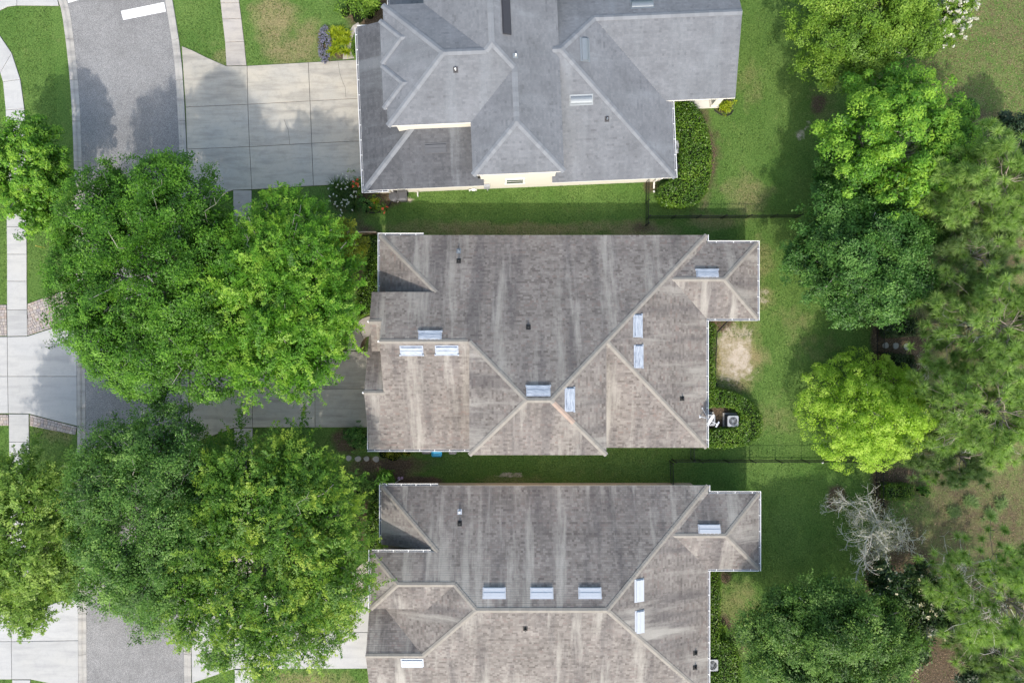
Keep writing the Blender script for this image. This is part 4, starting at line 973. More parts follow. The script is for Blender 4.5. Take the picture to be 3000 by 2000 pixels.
def tree(name, label, group, px, py, rx, ry, hm, top, style='blob', mat='oak_leaf', clusters=900, per=45, leaf=.16, rc=.42, lobes=11, low=None, aspect=.55, bark='bark', big=.66, lo=-.35, seed=0, twigs=26, trunk_r=.2, flowers=None, base_shift=(0, 0), cone=False, inner=.12, arms=.5, extra=()):
    rng = np.random.default_rng(1000 + seed)
    x, y = W(px, py, hm); k = (ALT - hm) / 2000; R, Ry = rx * k, ry * k; hz = top - hm
    root = tag(empty(name, (x + base_shift[0], y + base_shift[1], 0)), label, 'tree', group)
    bx, by = -base_shift[0], -base_shift[1]
    lb = make_lobes(rng, R, Ry, hz, lobes, big=big)
    for ex_, ey_, ez_, s_ in extra: lb.append((np.array([R * ex_, Ry * ey_, hz * ez_]), np.array([R * s_, Ry * s_, R * s_ * .8])))
    if cone:
        lb = []
        for lev in range(6):
            t = lev / 5; rr = R * (1.0 - .80 * t); zz = -1.2 + (hz + 1.0) * t; m = max(1, int(9 * (1 - t)) + 1)
            for j in range(m):
                a = 2 * math.pi * (j + .5 * (lev % 2)) / m; q = rr * .70 if m > 1 else 0
                lb.append((np.array([q * math.cos(a), q * math.sin(a) * Ry / R, zz + rng.uniform(-.2, .2)]), np.array([rr * .40 + .3, rr * .40 + .3, .75])))
    na = int(clusters * (.08 if cone else arms))
    P, D = crown_clusters(rng, lb, clusters - na, lo, inner)
    C = np.array([bx, by, hm]); arm_pts = []
    if na:                                  # leafy limbs that reach past the crown and break its outline
        k = max(8, na // 17); az = np.arange(k) * 2.39996 + rng.uniform(-.3, .3, k); el = np.arcsin(rng.uniform(-.05, .97, k)); ln = rng.uniform(.78, 1.13, k)
        ad = np.stack([np.cos(az) * np.cos(el) * R, np.sin(az) * np.cos(el) * Ry, np.sin(el) * hz], -1) * ln[:, None]
        i = rng.integers(0, k, na); t = rng.uniform(.48, 1.0, na); droop = np.array([0, 0, 1.]) * (-.09 * R * (t ** 2))[:, None] * (np.cos(el)[i])[:, None]
        q = ad[i] * t[:, None] + rng.normal(size=(na, 3)) * (.075 * R * (1.35 - t))[:, None] + droop
        P = np.concatenate([P, q]); D = np.concatenate([D, unit(unit(ad)[i] + np.array([0, 0, .35]) + rng.normal(size=(na, 3)) * .25)]); arm_pts = list(ad[rng.permutation(k)[:max(10, k // 3)]])
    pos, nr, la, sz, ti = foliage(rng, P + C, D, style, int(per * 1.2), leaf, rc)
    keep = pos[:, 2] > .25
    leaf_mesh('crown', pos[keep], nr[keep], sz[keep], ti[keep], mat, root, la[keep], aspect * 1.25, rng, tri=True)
    # inner leaves close the crown; its inside shade is put into darker tints
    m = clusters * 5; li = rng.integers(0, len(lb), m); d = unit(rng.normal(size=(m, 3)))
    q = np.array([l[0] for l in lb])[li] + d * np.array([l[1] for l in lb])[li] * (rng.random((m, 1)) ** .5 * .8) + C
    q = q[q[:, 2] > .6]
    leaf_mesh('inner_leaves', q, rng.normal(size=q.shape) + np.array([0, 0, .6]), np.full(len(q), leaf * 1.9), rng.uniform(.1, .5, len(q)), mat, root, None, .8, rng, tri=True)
    tb = MB(); fork = np.array([bx * .3, by * .3, max(1.2, hm * .45)])
    pts, rad = limb(rng, (0, 0, -.1), fork, trunk_r * 1.25, trunk_r, .04, 4); tb.tube(pts, rad, 8); tb.build('trunk', M[bark], root, True)
    br = MB()
    for c, r in lb[1:] if len(lb) > 1 else lb:
        pts, rad = limb(rng, fork, c + C + np.array([0, 0, -.1]), trunk_r * .62, .03, .2, 6); br.tube(pts, rad, 5)
    for e in arm_pts:
        pts, rad = limb(rng, fork, e * .93 + C, trunk_r * .4, .012, .12, 6); br.tube(pts, rad, 5)
    sel = rng.choice(len(P), twigs, replace=False)
    for i in sel:
        e = P[i] + C; s_ = e * .62 + (C + np.array([0, 0, -.5])) * .38
        pts, rad = limb(rng, s_, e + D[i] * .15, .02, .008, .18, 4); br.tube(pts, rad, 4)
        for _ in range(3):
            m_ = np.array(pts[rng.integers(2, 5)]); br.tube([tuple(m_), tuple(m_ + unit(D[i] + rng.normal(size=3) * .9) * rng.uniform(.25, .5))], [.011, .006], 3)
    br.build('branches', M[bark if bark != 'bark' else 'grey_bark'], root, True)
    if flowers:
        fm, cnt, fs = flowers; i = rng.choice(len(P), cnt); fp = np.repeat(P[i] + C + D[i] * (rc * .75), 5, 0) + rng.normal(size=(cnt * 5, 3)) * fs * .35
        leaf_mesh('blossoms', fp, rng.normal(size=fp.shape) * .5 + np.array([0, 0, 1.]), np.full(len(fp), fs), rng.random(len(fp)), fm, root, None, .8, rng)
    return root

def pine(label, px, py, r, hm, top, base, tufts, seed, mat='needle', bare=40, group='pines behind the back fence', needle_l=.46, per=115):
    rng = np.random.default_rng(3000 + seed); x, y = W(px, py, hm); bx, by = W(*base); root = tag(empty('pine_tree', (bx, by, 0)), label, 'tree', group)
    k = (ALT - hm) / 2000; R = r * k; cx, cy = x - bx, y - by
    tr = MB(); ax = [(0, 0, -.1)]; steps = 7
    for i in range(1, steps + 1):
        t = i / steps; ax.append((cx * t ** 1.2 + rng.normal() * .08, cy * t ** 1.2 + rng.normal() * .08, (top - .5) * t))
    tr.tube(ax, [.17 * (1 - .8 * i / steps) + .02 for i in range(steps + 1)], 8); tr.build('trunk', M['pine_bark'], root, True)
    br = MB(); dead = MB(); tips = []; nb = max(14, tufts // 7)
    for i in range(nb):
        t = rng.uniform(.42, 1.0); kk = min(int(t * steps), steps - 1); f = t * steps - kk; s = np.array(ax[kk]) * (1 - f) + np.array(ax[kk + 1]) * f
        a = i * 2.39996 + rng.uniform(-.4, .4); L = R * rng.uniform(.55, 1.05) * (1.15 - .6 * max(0, t - .6) / .4)
        e = s + np.array([math.cos(a) * L, math.sin(a) * L, L * rng.uniform(.0, .38)])
        pts, rad = limb(rng, s, e, .032, .012, .14, 5); br.tube(pts, rad, 5)
        for _ in range(max(3, tufts // nb)):
            m_ = np.array(pts[rng.integers(2, 6)]); tp = m_ + unit(np.array([math.cos(a), math.sin(a), .45]) + rng.normal(size=3) * .8) * rng.uniform(.3, 1.0)
            br.tube([tuple(m_), tuple(tp)], [.016, .009], 3); tips.append((tp, unit(tp - m_)))
    for i in range(bare):
        t = rng.uniform(.25, .85); kk = min(int(t * steps), steps - 1); s = np.array(ax[kk]) + (np.array(ax[kk + 1]) - np.array(ax[kk])) * rng.random()
        a = rng.uniform(0, 6.28); L = R * rng.uniform(.35, .9); e = s + np.array([math.cos(a) * L, math.sin(a) * L, rng.uniform(-.1, .5) * L * .5])
        pts, rad = limb(rng, s, e, .034, .010, .22, 5); dead.tube(pts, rad, 4)
        for _ in range(4):
            m_ = np.array(pts[rng.integers(2, 6)]); dead.tube([tuple(m_), tuple(m_ + rng.normal(size=3) * .33)], [.014, .006], 3)
    br.build('branches', M['pine_bark'], root, True)
    if bare: dead.build('dead_branches', M['dead_wood'], root, True)
    T = np.array([t[0] for t in tips]); A = np.array([t[1] for t in tips]); n = len(T)
    d = unit(unit(rng.normal(size=(n, per, 3))) + A[:, None] * .35 + np.array([0, 0, .45])); L = needle_l * rng.uniform(.75, 1.2, (n, per, 1))
    st = T[:, None] + d * .03; en = st + d * L - np.array([0, 0, 1.]) * (L * .10)
    w = unit(np.cross(d, rng.normal(size=d.shape))) * .017
    v = np.stack([st + w, st - w, en], 2).reshape(-1, 3); me = bpy.data.meshes.new('needles'); fast_mesh(me, v, np.arange(len(v)).reshape(-1, 3))
    ti = np.repeat((.45 + rng.normal(size=(n, 1)) * .14 + rng.normal(size=(n, per)) * .14).ravel(), 3)
    at = me.attributes.new('tint', 'FLOAT', 'POINT'); at.data.foreach_set('value', np.clip(ti, 0, 1).astype(np.float32))
    link_mesh('needles', me, M[mat], root); return root

def hedge(name, label, poly_px, hgt, mat='hedge_leaf', leaf=.11, dens=330, seed=0, cat='hedge', group=None, rough=.10, hm=None, aspect=.6):
    """clipped hedge over a plan polygon given at its top height"""
    rng = np.random.default_rng(5000 + seed); poly = ccw([W(p[0], p[1], hgt) for p in poly_px])
    cx = sum(p[0] for p in poly) / len(poly); cy = sum(p[1] for p in poly) / len(poly)
    root = tag(empty(name, (cx, cy, 0)), label, cat, group); pl = [(p[0] - cx, p[1] - cy) for p in poly]
    core = inset_poly(pl, .14)
    MB().prism(core, .0, hgt - .16).build('dark_core', M['shrub_core'], root)  # solid core, near-black colour stands for the shade inside the hedge
    x0, x1 = min(p[0] for p in pl), max(p[0] for p in pl); y0, y1 = min(p[1] for p in pl), max(p[1] for p in pl)
    n = int((x1 - x0) * (y1 - y0) * dens); x = rng.uniform(x0, x1, n); y = rng.uniform(y0, y1, n); k = in_poly(x, y, pl); x, y = x[k], y[k]
    z = hgt + (vnoise(x, y, 1.6, seed) - .5) * rough * 2.2 - rng.random(len(x)) ** 2 * .22
    P = [np.stack([x, y, z], -1)]; N = [rng.normal(size=(len(x), 3)) * .55 + np.array([0, 0, 1.])]; m = len(pl)
    for i in range(m):
        a, b = np.array(pl[i]), np.array(pl[(i + 1) % m]); L = np.linalg.norm(b - a); nn = np.array([(b - a)[1], -(b - a)[0]]) / max(L, 1e-6)
        c = int(L * hgt * dens * .8)
        if c < 1: continue
        t = rng.random(c); z = rng.random(c) ** .7 * hgt; q = a + (b - a) * t[:, None] + nn * (rng.normal(size=c) * .06)[:, None]
        P.append(np.concatenate([q, z[:, None]], 1)); N.append(np.concatenate([np.repeat(nn[None], c, 0) * .8, np.full((c, 1), .6)], 1) + rng.normal(size=(c, 3)) * .45)
    P = np.concatenate(P); N = np.concatenate(N)
    ti = .45 + rng.normal(size=len(P)) * .2 + (vnoise(P[:, 0], P[:, 1], 1.1, seed + 9) - .5) * .5
    leaf_mesh('foliage', P, N, leaf * rng.uniform(.7, 1.35, len(P)), ti, mat, root, None, aspect, rng); return root

def bush(name, label, px, py, rx, ry, hgt, mat, leaf=.12, n=2500, seed=0, group=None, aspect=.55, flowers=None, cat='shrub', style='blob'):
    rng = np.random.default_rng(7000 + seed); x, y = W(px, py, hgt * .6); k = (ALT - hgt * .6) / 2000; R, Ry = rx * k, ry * k
    root = tag(empty(name, (x, y, 0)), label, cat, group)
    lb = make_lobes(rng, R, Ry, hgt * .62, 7, big=.7); cl = max(20, n // 14)
    P, D = crown_clusters(rng, lb, cl, -.1); pos, nr, la, sz, ti = foliage(rng, P + np.array([0, 0, hgt * .42]), D, style, 14, leaf, max(.16, R * .2))
    kp = pos[:, 2] > .03
    leaf_mesh('foliage', pos[kp], nr[kp], sz[kp], ti[kp], mat, root, la[kp], aspect, rng)
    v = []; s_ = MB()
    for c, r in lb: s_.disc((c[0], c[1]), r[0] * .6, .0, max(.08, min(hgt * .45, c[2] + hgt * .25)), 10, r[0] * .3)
    s_.build('dark_core', M['shrub_core'], root)  # solid core, painted near-black for the shade inside the shrub
    if flowers:
        fm, cnt, fs = flowers; i = rng.choice(len(P), cnt); fp = np.repeat(P[i] + np.array([0, 0, hgt * .42]) + D[i] * .12 + np.array([0, 0, .06]), 5, 0) + rng.normal(size=(cnt * 5, 3)) * fs * .3
        leaf_mesh('blossoms', fp, rng.normal(size=fp.shape) * .4 + np.array([0, 0, 1.]), np.full(len(fp), fs), rng.random(len(fp)), fm, root, None, .9, rng)
    return root

def blades(name, label, px, py, rx, ry, n, length, mat, seed=0, flowers=None, width=.03, group=None, clumps=9, rise=1.0):
    """arching strap leaves growing from several crowns"""
    rng = np.random.default_rng(8000 + seed); x, y = W(px, py, .3); R, Ry = rx / 40, ry / 40; root = tag(empty(name, (x, y, 0)), label, 'plant', group)
    cc = np.stack([rng.uniform(-.6, .6, clumps) * R, rng.uniform(-.6, .6, clumps) * Ry], -1); k = rng.integers(0, clumps, n)
    a = rng.uniform(0, 6.283, n); L = length * rng.uniform(.6, 1.2, n); out = np.stack([np.cos(a), np.sin(a)], -1)
    seg = 4; V = np.zeros((n, seg + 1, 2, 3), np.float32); side = np.stack([-np.sin(a), np.cos(a)], -1)
    lean = rng.uniform(.35, 1.0, n)
    for s in range(seg + 1):
        t = s / seg; r = L * lean * t; z = rise * L * (1.1 * t - .9 * lean * t * t) + .05; c = cc[k] + out * r[:, None] + rng.normal(size=(n, 2)) * .01
        wv = (width * (1 - .85 * t))
        for e, sg in ((0, -1), (1, 1)): V[:, s, e, :2] = c + side * sg * wv; V[:, s, e, 2] = np.maximum(z, .03)
    idx = np.arange(n)[:, None] * (seg + 1) * 2 + np.arange(seg)[None] * 2
    F = np.stack([idx, idx + 1, idx + 3, idx + 2], -1).reshape(-1, 4); me = bpy.data.meshes.new('leaves'); fast_mesh(me, V.reshape(-1, 3), F)
    at = me.attributes.new('tint', 'FLOAT', 'POINT'); at.data.foreach_set('value', np.clip(np.repeat(.45 + rng.normal(size=n) * .2, (seg + 1) * 2) + np.tile(np.repeat(np.linspace(-.1, .15, seg + 1), 2), n), 0, 1).astype(np.float32))
    link_mesh('leaves', me, M[mat], root)
    if flowers:
        fm, cnt, fs = flowers; a = rng.uniform(0, 6.283, cnt); rr = np.sqrt(rng.uniform(.05, 1.1, cnt)); st = MB()
        tip = np.stack([np.cos(a) * rr * R, np.sin(a) * rr * Ry, rng.uniform(.55, .9, cnt) * rise], -1)
        for q in tip: st.tube([(q[0] * .7, q[1] * .7, .05), tuple(q)], .008, 3)
        st.build('stalks', M['lily_leaf'], root)
        fp = np.repeat(tip, 5, 0) + rng.normal(size=(cnt * 5, 3)) * fs * .28
        leaf_mesh('blossoms', fp, rng.normal(size=fp.shape) * .4 + np.array([0, 0, 1.]), np.full(len(fp), fs), rng.random(len(fp)), fm, root, None, .9, rng)
    return root

ST = 'street trees'; YT = 'backyard trees'
tree('oak_tree', 'broad dark green oak overhanging the kerb next to the stained driveway', ST, 455, 815, 285, 350, 7.0, 11.5, 'blob', 'oak_leaf', 2700, 48, .135, .46, 26, seed=1, twigs=60, trunk_r=.26, bark='grey_bark', extra=((.68, -.66, 0, .34), (.5, -.78, -.1, .26), (.55, .5, .1, .28), (-.8, -.35, -.1, .26)))
tree('elm_tree', 'bright green feathery elm beside the middle house front path', ST, 838, 872, 228, 292, 6.5, 11.0, 'spray', 'elm_leaf', 2600, 46, .125, 1.0, 22, seed=2, twigs=40, trunk_r=.2)
tree('oak_tree', 'grey-green oak arching over the street between pale driveways', ST, 448, 1510, 232, 340, 7.0, 11.0, 'blob', 'grey_oak_leaf', 2300, 46, .125, .44, 26, seed=3, twigs=50, trunk_r=.25)
tree('elm_tree', 'yellowish feathery elm beside the southern house', ST, 800, 1605, 305, 380, 6.8, 11.0, 'spray', 'yellow_elm_leaf', 3000, 44, .128, 1.0, 28, seed=4, twigs=50, trunk_r=.24)
tree('elm_tree', 'light olive feathery tree over the sidewalk across the street', ST, 70, 1575, 190, 262, 6.5, 10.0, 'spray', 'olive_leaf', 1700, 42, .13, .85, 18, seed=5, twigs=24)
tree('oak_tree', 'small rounded bright green oak over the curving sidewalk', ST, 92, 505, 122, 165, 4.6, 8.0, 'dome', 'young_oak_leaf', 560, 54, .15, .36, 15, seed=6, twigs=10, trunk_r=.14)
tree('small_tree', 'small yellow-green tree behind the front hedge of the middle house', None, 1000, 722, 72, 85, 2.8, 4.6, 'blob', 'yellow_leaf', 330, 34, .13, .3, 8, seed=7, twigs=8, trunk_r=.08)
tree('broadleaf_tree', 'wide light green tree in the backyard lawn behind the blue-grey house', YT, 2525, 60, 212, 192, 4.6, 8.0, 'blob', 'light_leaf', 1500, 46, .14, .4, 22, seed=8, twigs=14)
tree('oak_tree', 'bright oak with rounded leaf tufts beyond the north fence', YT, 2612, 425, 225, 205, 6.0, 10.0, 'dome', 'young_oak_leaf', 560, 95, .16, .50, 20, seed=9, twigs=10, trunk_r=.2, inner=.2)
tree('oak_tree', 'dark green low oak beneath the tufted oak', YT, 2480, 505, 110, 95, 3.6, 6.2, 'blob', 'dark_oak_leaf', 480, 44, .15, .38, 9, seed=10, twigs=8)
tree('oak_tree', 'dense dark blue-green oak at the end of the north fence', YT, 2525, 752, 212, 202, 5.0, 8.6, 'blob', 'dark_oak_leaf', 1600, 48, .145, .42, 24, seed=11, twigs=8)
tree('cypress_tree', 'lime green soft conical cypress at the back fence', YT, 2550, 1212, 160, 140, 3.2, 8.2, 'dome', 'lime_leaf', 760, 70, .13, .40, 0, seed=12, twigs=4, aspect=.38, cone=True, trunk_r=.16)
tree('oak_tree', 'dull dark green oak behind the southern house', YT, 2430, 1880, 255, 178, 5.0, 8.0, 'blob', 'dull_oak_leaf', 1900, 44, .14, .42, 24, seed=13, twigs=30)
tree('magnolia_tree', 'very dark magnolia dotted with cream blossoms', YT, 2655, 1775, 125, 165, 3.8, 6.0, 'blob', 'magnolia_leaf', 650, 36, .19, .4, 9, seed=14, twigs=6, flowers=('cream_petal', 210, .16))
tree('magnolia_tree', 'near-black evergreen tree in the leaf litter by the tall pine', YT, 2955, 440, 92, 110, 3.0, 5.2, 'blob', 'night_leaf', 420, 36, .17, .38, 8, seed=15, twigs=5)
tree('magnolia_tree', 'near-black evergreen tree below the dead-limbed pine', YT, 2925, 1965, 115, 80, 3.0, 5.0, 'blob', 'night_leaf', 420, 36, .17, .38, 8, seed=16, twigs=5)
tree('flowering_tree', 'small tree covered in creamy white blossom', None, 2782, 45, 55, 82, 2.6, 4.2, 'blob', 'light_leaf', 260, 30, .14, .32, 7, seed=17, twigs=4, flowers=('white_petal', 620, .17))

pine('tall olive-green pine touching the tufted oak', 2850, 555, 165, 8.0, 11.5, (2670, 650), 540, 1, 'needle', 10)
pine('dull green thin pine beside the dark blue-green oak', 2840, 745, 135, 7.0, 9.5, (2650, 780), 230, 2, 'dull_needle', 16)
pine('bushy pine above the stepping stones in the leaf litter', 2875, 960, 165, 8.0, 11.0, (2705, 940), 470, 3, 'needle', 18)
pine('pine with pale dead limbs beside the lime green cypress', 2860, 1195, 172, 8.0, 11.0, (2690, 1190), 470, 4, 'needle', 30)
pine('sparse pine with a leaning trunk and grey dead limbs', 2900, 1740, 178, 8.5, 12.0, (2706, 1653), 370, 5, 'needle', 60)
pine('low young pine beside the cream-flowered magnolia', 2900, 1890, 100, 5.0, 7.5, (2790, 1830), 150, 6, 'dull_needle', 20)
pine('thin young pine beyond the lime cypress', 2800, 1330, 95, 5.0, 7.0, (2690, 1310), 150, 7, 'dull_needle', 12)
pine('small pine beyond the olive-green tall pine', 2960, 620, 90, 6.0, 8.0, (2800, 680), 110, 8, 'dull_needle', 14)

def bare_tree():
    rng = np.random.default_rng(77); x, y = W(2525, 1508, 0); root = tag(empty('bare_tree', (x, y, 0)), 'leafless pale grey tree with lichen beside the mulch circle', 'tree')
    tr = MB(); tr.tube([(0, 0, -.1), (.05, .05, 1.2), (.1, 0, 2.2)], [.2, .16, .13], 8); tr.build('trunk', M['dead_wood'], root, True)
    br = MB(); pl = []
    def grow(p, d, L, r, lev):
        k = 4; pts = [tuple(p)]; q = p.copy(); dd = d.copy()
        for i in range(k):
            dd = unit(dd + rng.normal(size=3) * .16 + np.array([0, 0, -.03])); q = q + dd * L / k; pts.append(tuple(q))
        br.tube(pts, [max(.011, r * (1 - .6 * i / k)) for i in range(k + 1)], 5 if lev < 2 else 3)
        if lev >= 2: pl.append(q.copy())
        if lev < 3:
            for _ in range((6, 6, 4)[lev]):
                i = rng.integers(1, k + 1); grow(np.array(pts[i]), unit(dd + rng.normal(size=3) * .75), L * rng.uniform(.38, .66), r * .45, lev + 1)
    for i in range(10):
        a = 1.9 + i * .47; grow(np.array([.08, 0, rng.uniform(1.4, 2.2)]), unit(np.array([math.cos(a), math.sin(a), rng.uniform(.3, 1.1)])), rng.uniform(1.7, 2.7), .05, 0)
    br.build('branches', M['dead_wood'], root, True)
    P = np.repeat(np.array(pl), 4, 0); P = P + rng.normal(size=P.shape) * .15
    leaf_mesh('lichen', P, rng.normal(size=P.shape) + np.array([0, 0, .8]), np.full(len(P), .085), rng.random(len(P)), 'lichen_leaf', root, None, .5, rng)
bare_tree()
def fallen_limb(label, px, py, seed):
    rng = np.random.default_rng(seed); x, y = W(px, py, .2); mb = MB()
    for i in range(14):
        a = rng.uniform(0, 6.28); r = rng.uniform(.3, .9); c = rng.normal(size=2) * .25
        pts = [(c[0] + r * math.cos(a + t * .5) * (1 - .04 * t), c[1] + r * math.sin(a + t * .5), .08 + .25 * math.sin(t * .5) * rng.random()) for t in range(6)]; mb.tube(pts, [.022 - .003 * t for t in range(6)], 4)
    tag(mb.build('brush_pile', M['dead_wood'], None, True, Matrix.Translation((x, y, 0))), label, 'dead branch')
fallen_limb('tangle of curled dead twigs lying on leaf litter', 2690, 1085, 5)

# hedges and shrubs
hedge('clipped_hedge', 'large rounded clipped hedge along the blue-grey house', [(1975, 300), (2030, 300), (2055, 330), (2075, 380), (2085, 440), (2084, 500), (2070, 560), (2045, 590), (2000, 603), (1950, 597), (1932, 575), (1938, 545), (1962, 530), (1982, 512), (1995, 490), (1995, 410), (1980, 400)], 1.15, leaf=.12, seed=1)
hedge('clipped_hedge', 'narrow straight hedge along the back wall of the middle house', [(2073, 945), (2098, 950), (2098, 990), (2094, 1060), (2096, 1138), (2073, 1142)], .95, leaf=.10, seed=2)
hedge('clipped_hedge', 'horseshoe hedge curving around two air conditioners', [(2073, 1142), (2110, 1140), (2160, 1152), (2205, 1180), (2232, 1215), (2236, 1250), (2225, 1280), (2190, 1302), (2130, 1310), (2075, 1308), (2075, 1262), (2130, 1258), (2165, 1252), (2174, 1232), (2172, 1205), (2155, 1192), (2110, 1190), (2075, 1192)], 1.0, leaf=.11, seed=3)
hedge('clipped_hedge', 'narrow hedge along the back wall of the southern house', [(2081, 1676), (2111, 1676), (2112, 1840), (2106, 1878), (2084, 1880)], .95, leaf=.10, seed=4)
hedge('clipped_hedge', 'wide hedge around the southern air conditioner', [(2086, 1882), (2130, 1878), (2160, 1900), (2172, 1950), (2170, 2060), (2086, 2060), (2086, 1975), (2110, 1972), (2110, 1924), (2086, 1922)], 1.0, mat='hedge_leaf', leaf=.11, seed=5)
hedge('clipped_hedge', 'hedge between the small yellow-green tree and the gutter corner', [(1062, 692), (1108, 692), (1108, 860), (1092, 905), (1050, 930), (1040, 880), (1070, 800)], 1.0, leaf=.11, seed=6)
hedge('clipped_hedge', 'dark hedge along the gutter wall of the southern house front', [(1082, 1430), (1112, 1430), (1112, 1600), (1085, 1625), (1070, 1590), (1078, 1500)], 1.0, leaf=.11, seed=7)
hedge('clipped_hedge', 'small square clipped shrub behind the picket fence beyond the cypress', [(2597, 1421), (2678, 1422), (2678, 1464), (2599, 1464)], 1.0, leaf=.10, seed=8)
hedge('clipped_hedge', 'dark low hedge under the oak by the stepping stones', [(2592, 928), (2690, 935), (2688, 982), (2592, 985)], .8, 'magnolia_leaf', .12, seed=9)
hedge('clipped_hedge', 'dark low hedge between the cypress and the stepping stones', [(2600, 1036), (2680, 1044), (2685, 1085), (2640, 1092), (2598, 1080)], .8, 'magnolia_leaf', .12, seed=10)
hedge('clipped_hedge', 'small half-round green shrub between the front path and the gutter', [(1043, 106), (1036, 112), (1030, 130), (1029, 150), (1035, 164), (1046, 168)], .6, 'hedge_leaf', .09, seed=11)
bush('shrub', 'rounded pale sage shrub at the front corner of the southern house', 1068, 1435, 36, 40, 1.3, 'grey_oak_leaf', .09, 2200, 1)
bush('shrub', 'round dark green shrub beside the gutter corner of the southern house', 1130, 1400, 27, 26, 1.2, 'oak_leaf', .11, 1500, 2)
bush('shrub', 'dark mounded shrub at the garage corner of the middle house', 1042, 1285, 36, 42, 1.2, 'dark_oak_leaf', .12, 1700, 3)
bush('shrub', 'broad glossy yellow-green shrub beside the shaded entry roof', 1048, 12, 72, 42, 1.4, 'light_leaf', .14, 2600, 4)
blades('fern_bed', 'spiky yellow fern bed between the lawn and the front path', 993, 118, 42, 58, 900, .55, 'fern_leaf', 1, width=.04, clumps=26)
blades('flower_bed', 'low blue-violet flowers along the edge of the fern bed', 950, 130, 18, 55, 500, .2, 'lily_leaf', 2, ('blue_petal', 380, .06), clumps=22, rise=.35, width=.015)
blades('lily_plant', 'large arching lily clump with white flowers by the driveway', 1012, 572, 52, 60, 1300, .95, 'lily_leaf', 3, ('white_petal', 46, .10), clumps=10)
bush('rose_shrub', 'rose shrub with red blooms at the gutter corner', 1050, 545, 22, 30, .9, 'hedge_leaf', .09, 800, 6, flowers=('red_petal', 7, .12))
bush('shrub', 'bright lime shrub in the flower bed beside the grey bins', 1096, 592, 15, 14, .6, 'fern_leaf', .09, 420, 7)
bush('rose_shrub', 'straggly shrub with a few red blooms beside the grey bins', 1112, 608, 24, 14, .55, 'hedge_leaf', .09, 500, 8, flowers=('red_petal', 6, .12))
bush('shrub', 'dark leafy shrub between the lilies and the lime shrub', 1070, 600, 26, 24, .7, 'dark_oak_leaf', .10, 900, 9)
bush('shrub', 'round yellow-green shrub in the edged bed by the porch column', 2126, 312, 22, 19, .75, 'fern_leaf', .11, 800, 10)
blades('strap_leaf_plant', 'arching strap-leaved plant beside the southern hedge', 2122, 1850, 20, 17, 220, .6, 'light_leaf', 4, clumps=3)
bush('shrub', 'low green bush growing in the leaf litter beside the square shrub', 2710, 1440, 20, 20, .6, 'oak_leaf', .10, 500, 11)
bush('shrub', 'straggly groundcover bush in the side yard by the stepping stones', 1150, 1327, 60, 9, .5, 'yellow_leaf', .09, 500, 12)
for i, (a, b, r) in enumerate(((2850, 1470, 26), (2900, 1510, 30), (2800, 1500, 24), (2790, 650, 35), (2760, 700, 40), (2860, 690, 36), (2940, 1480, 24))):
    blades('wild_plant', 'loose clump of long wild grass growing in the leaf litter beyond the fence', a, b, r, r * .8, 420, .5, 'dull_needle', 40 + i, None, .018, 'wild grass clumps', 14, .8)

# ------------------------------------------------------------------ fences
def fence(label, line, hgt=1.25, space=.115, panel=1.85):
    """black picket fence along a ground line (survey points)"""
    P = [W(*p) for p in line]; o = P[0]; root = tag(empty('picket_fence', (o[0], o[1], 0)), label, 'fence', 'black picket fences')
    pk = MB().box((0, 0, hgt * .5 + .02), (.022, .022, hgt - .06)).add([(-.011, -.011, hgt - .01), (.011, -.011, hgt - .01), (.011, .011, hgt - .01), (-.011, .011, hgt - .01), (0, 0, hgt + .05)], [(0, 1, 4), (1, 2, 4), (2, 3, 4), (3, 0, 4)])
    pm = bpy.data.meshes.new('picket'); pm.from_pydata(pk.v, [], pk.f); pm.update(); pm.materials.append(M['black_metal'])
    po = MB().box((0, 0, (hgt + .1) / 2), (.065, .065, hgt + .1)).box((0, 0, hgt + .11), (.085, .085, .03), 0, .5)
    qm = bpy.data.meshes.new('post'); qm.from_pydata(po.v, [], po.f); qm.update(); qm.materials.append(M['black_metal'])
    for a, b in zip(P, P[1:]):
        a, b = Vector(a), Vector(b); L = (b - a).length; t = (b - a).normalized(); ang = math.atan2(t.y, t.x); m = max(1, round(L / panel))
        for i in range(m + 1):
            c = a + t * (L * i / m); link_mesh('post', qm, None, root, Matrix.Translation((c.x - o[0], c.y - o[1], 0)))
            if i < m:
                mid = a + t * (L * (i + .5) / m)
                for z in (.16, hgt - .17): MB().box((0, 0, z), (L / m - .07, .03, .035)).build('rail', M['black_metal'], root, matrix=Matrix.Translation((mid.x - o[0], mid.y - o[1], 0)) @ Matrix.Rotation(ang, 4, 'Z'))
        k = int(L / space)
        for i in range(1, k):
            c = a + t * (L * i / k); link_mesh('picket', pm, None, root, Matrix.Translation((c.x - o[0], c.y - o[1], 0)) @ Matrix.Rotation(ang, 4, 'Z'))
fence('black picket fence running from the blue-grey house wall to its lawn corner', [(1893, 530), (1891, 662)])
fence('long black picket fence across the lawn from the corner post to the dark oak', [(1895, 641), (2330, 638)])
fence('black picket fence ending under the lime cypress, between the two brown-roofed houses', [(1968, 1345), (2500, 1346)])
fence('short black picket fence beside the wall of the southern house', [(1961, 1349), (1964, 1416)])
fence('short black picket fence from the middle house corner', [(2022, 1305), (2022, 1341)])
fence('black picket fence along the back lawn beside the mulch and stones', [(2567, 800), (2567, 1110)])
fence('black picket fence stretch between the lime cypress and the bare tree', [(2565, 1340), (2565, 1470)])

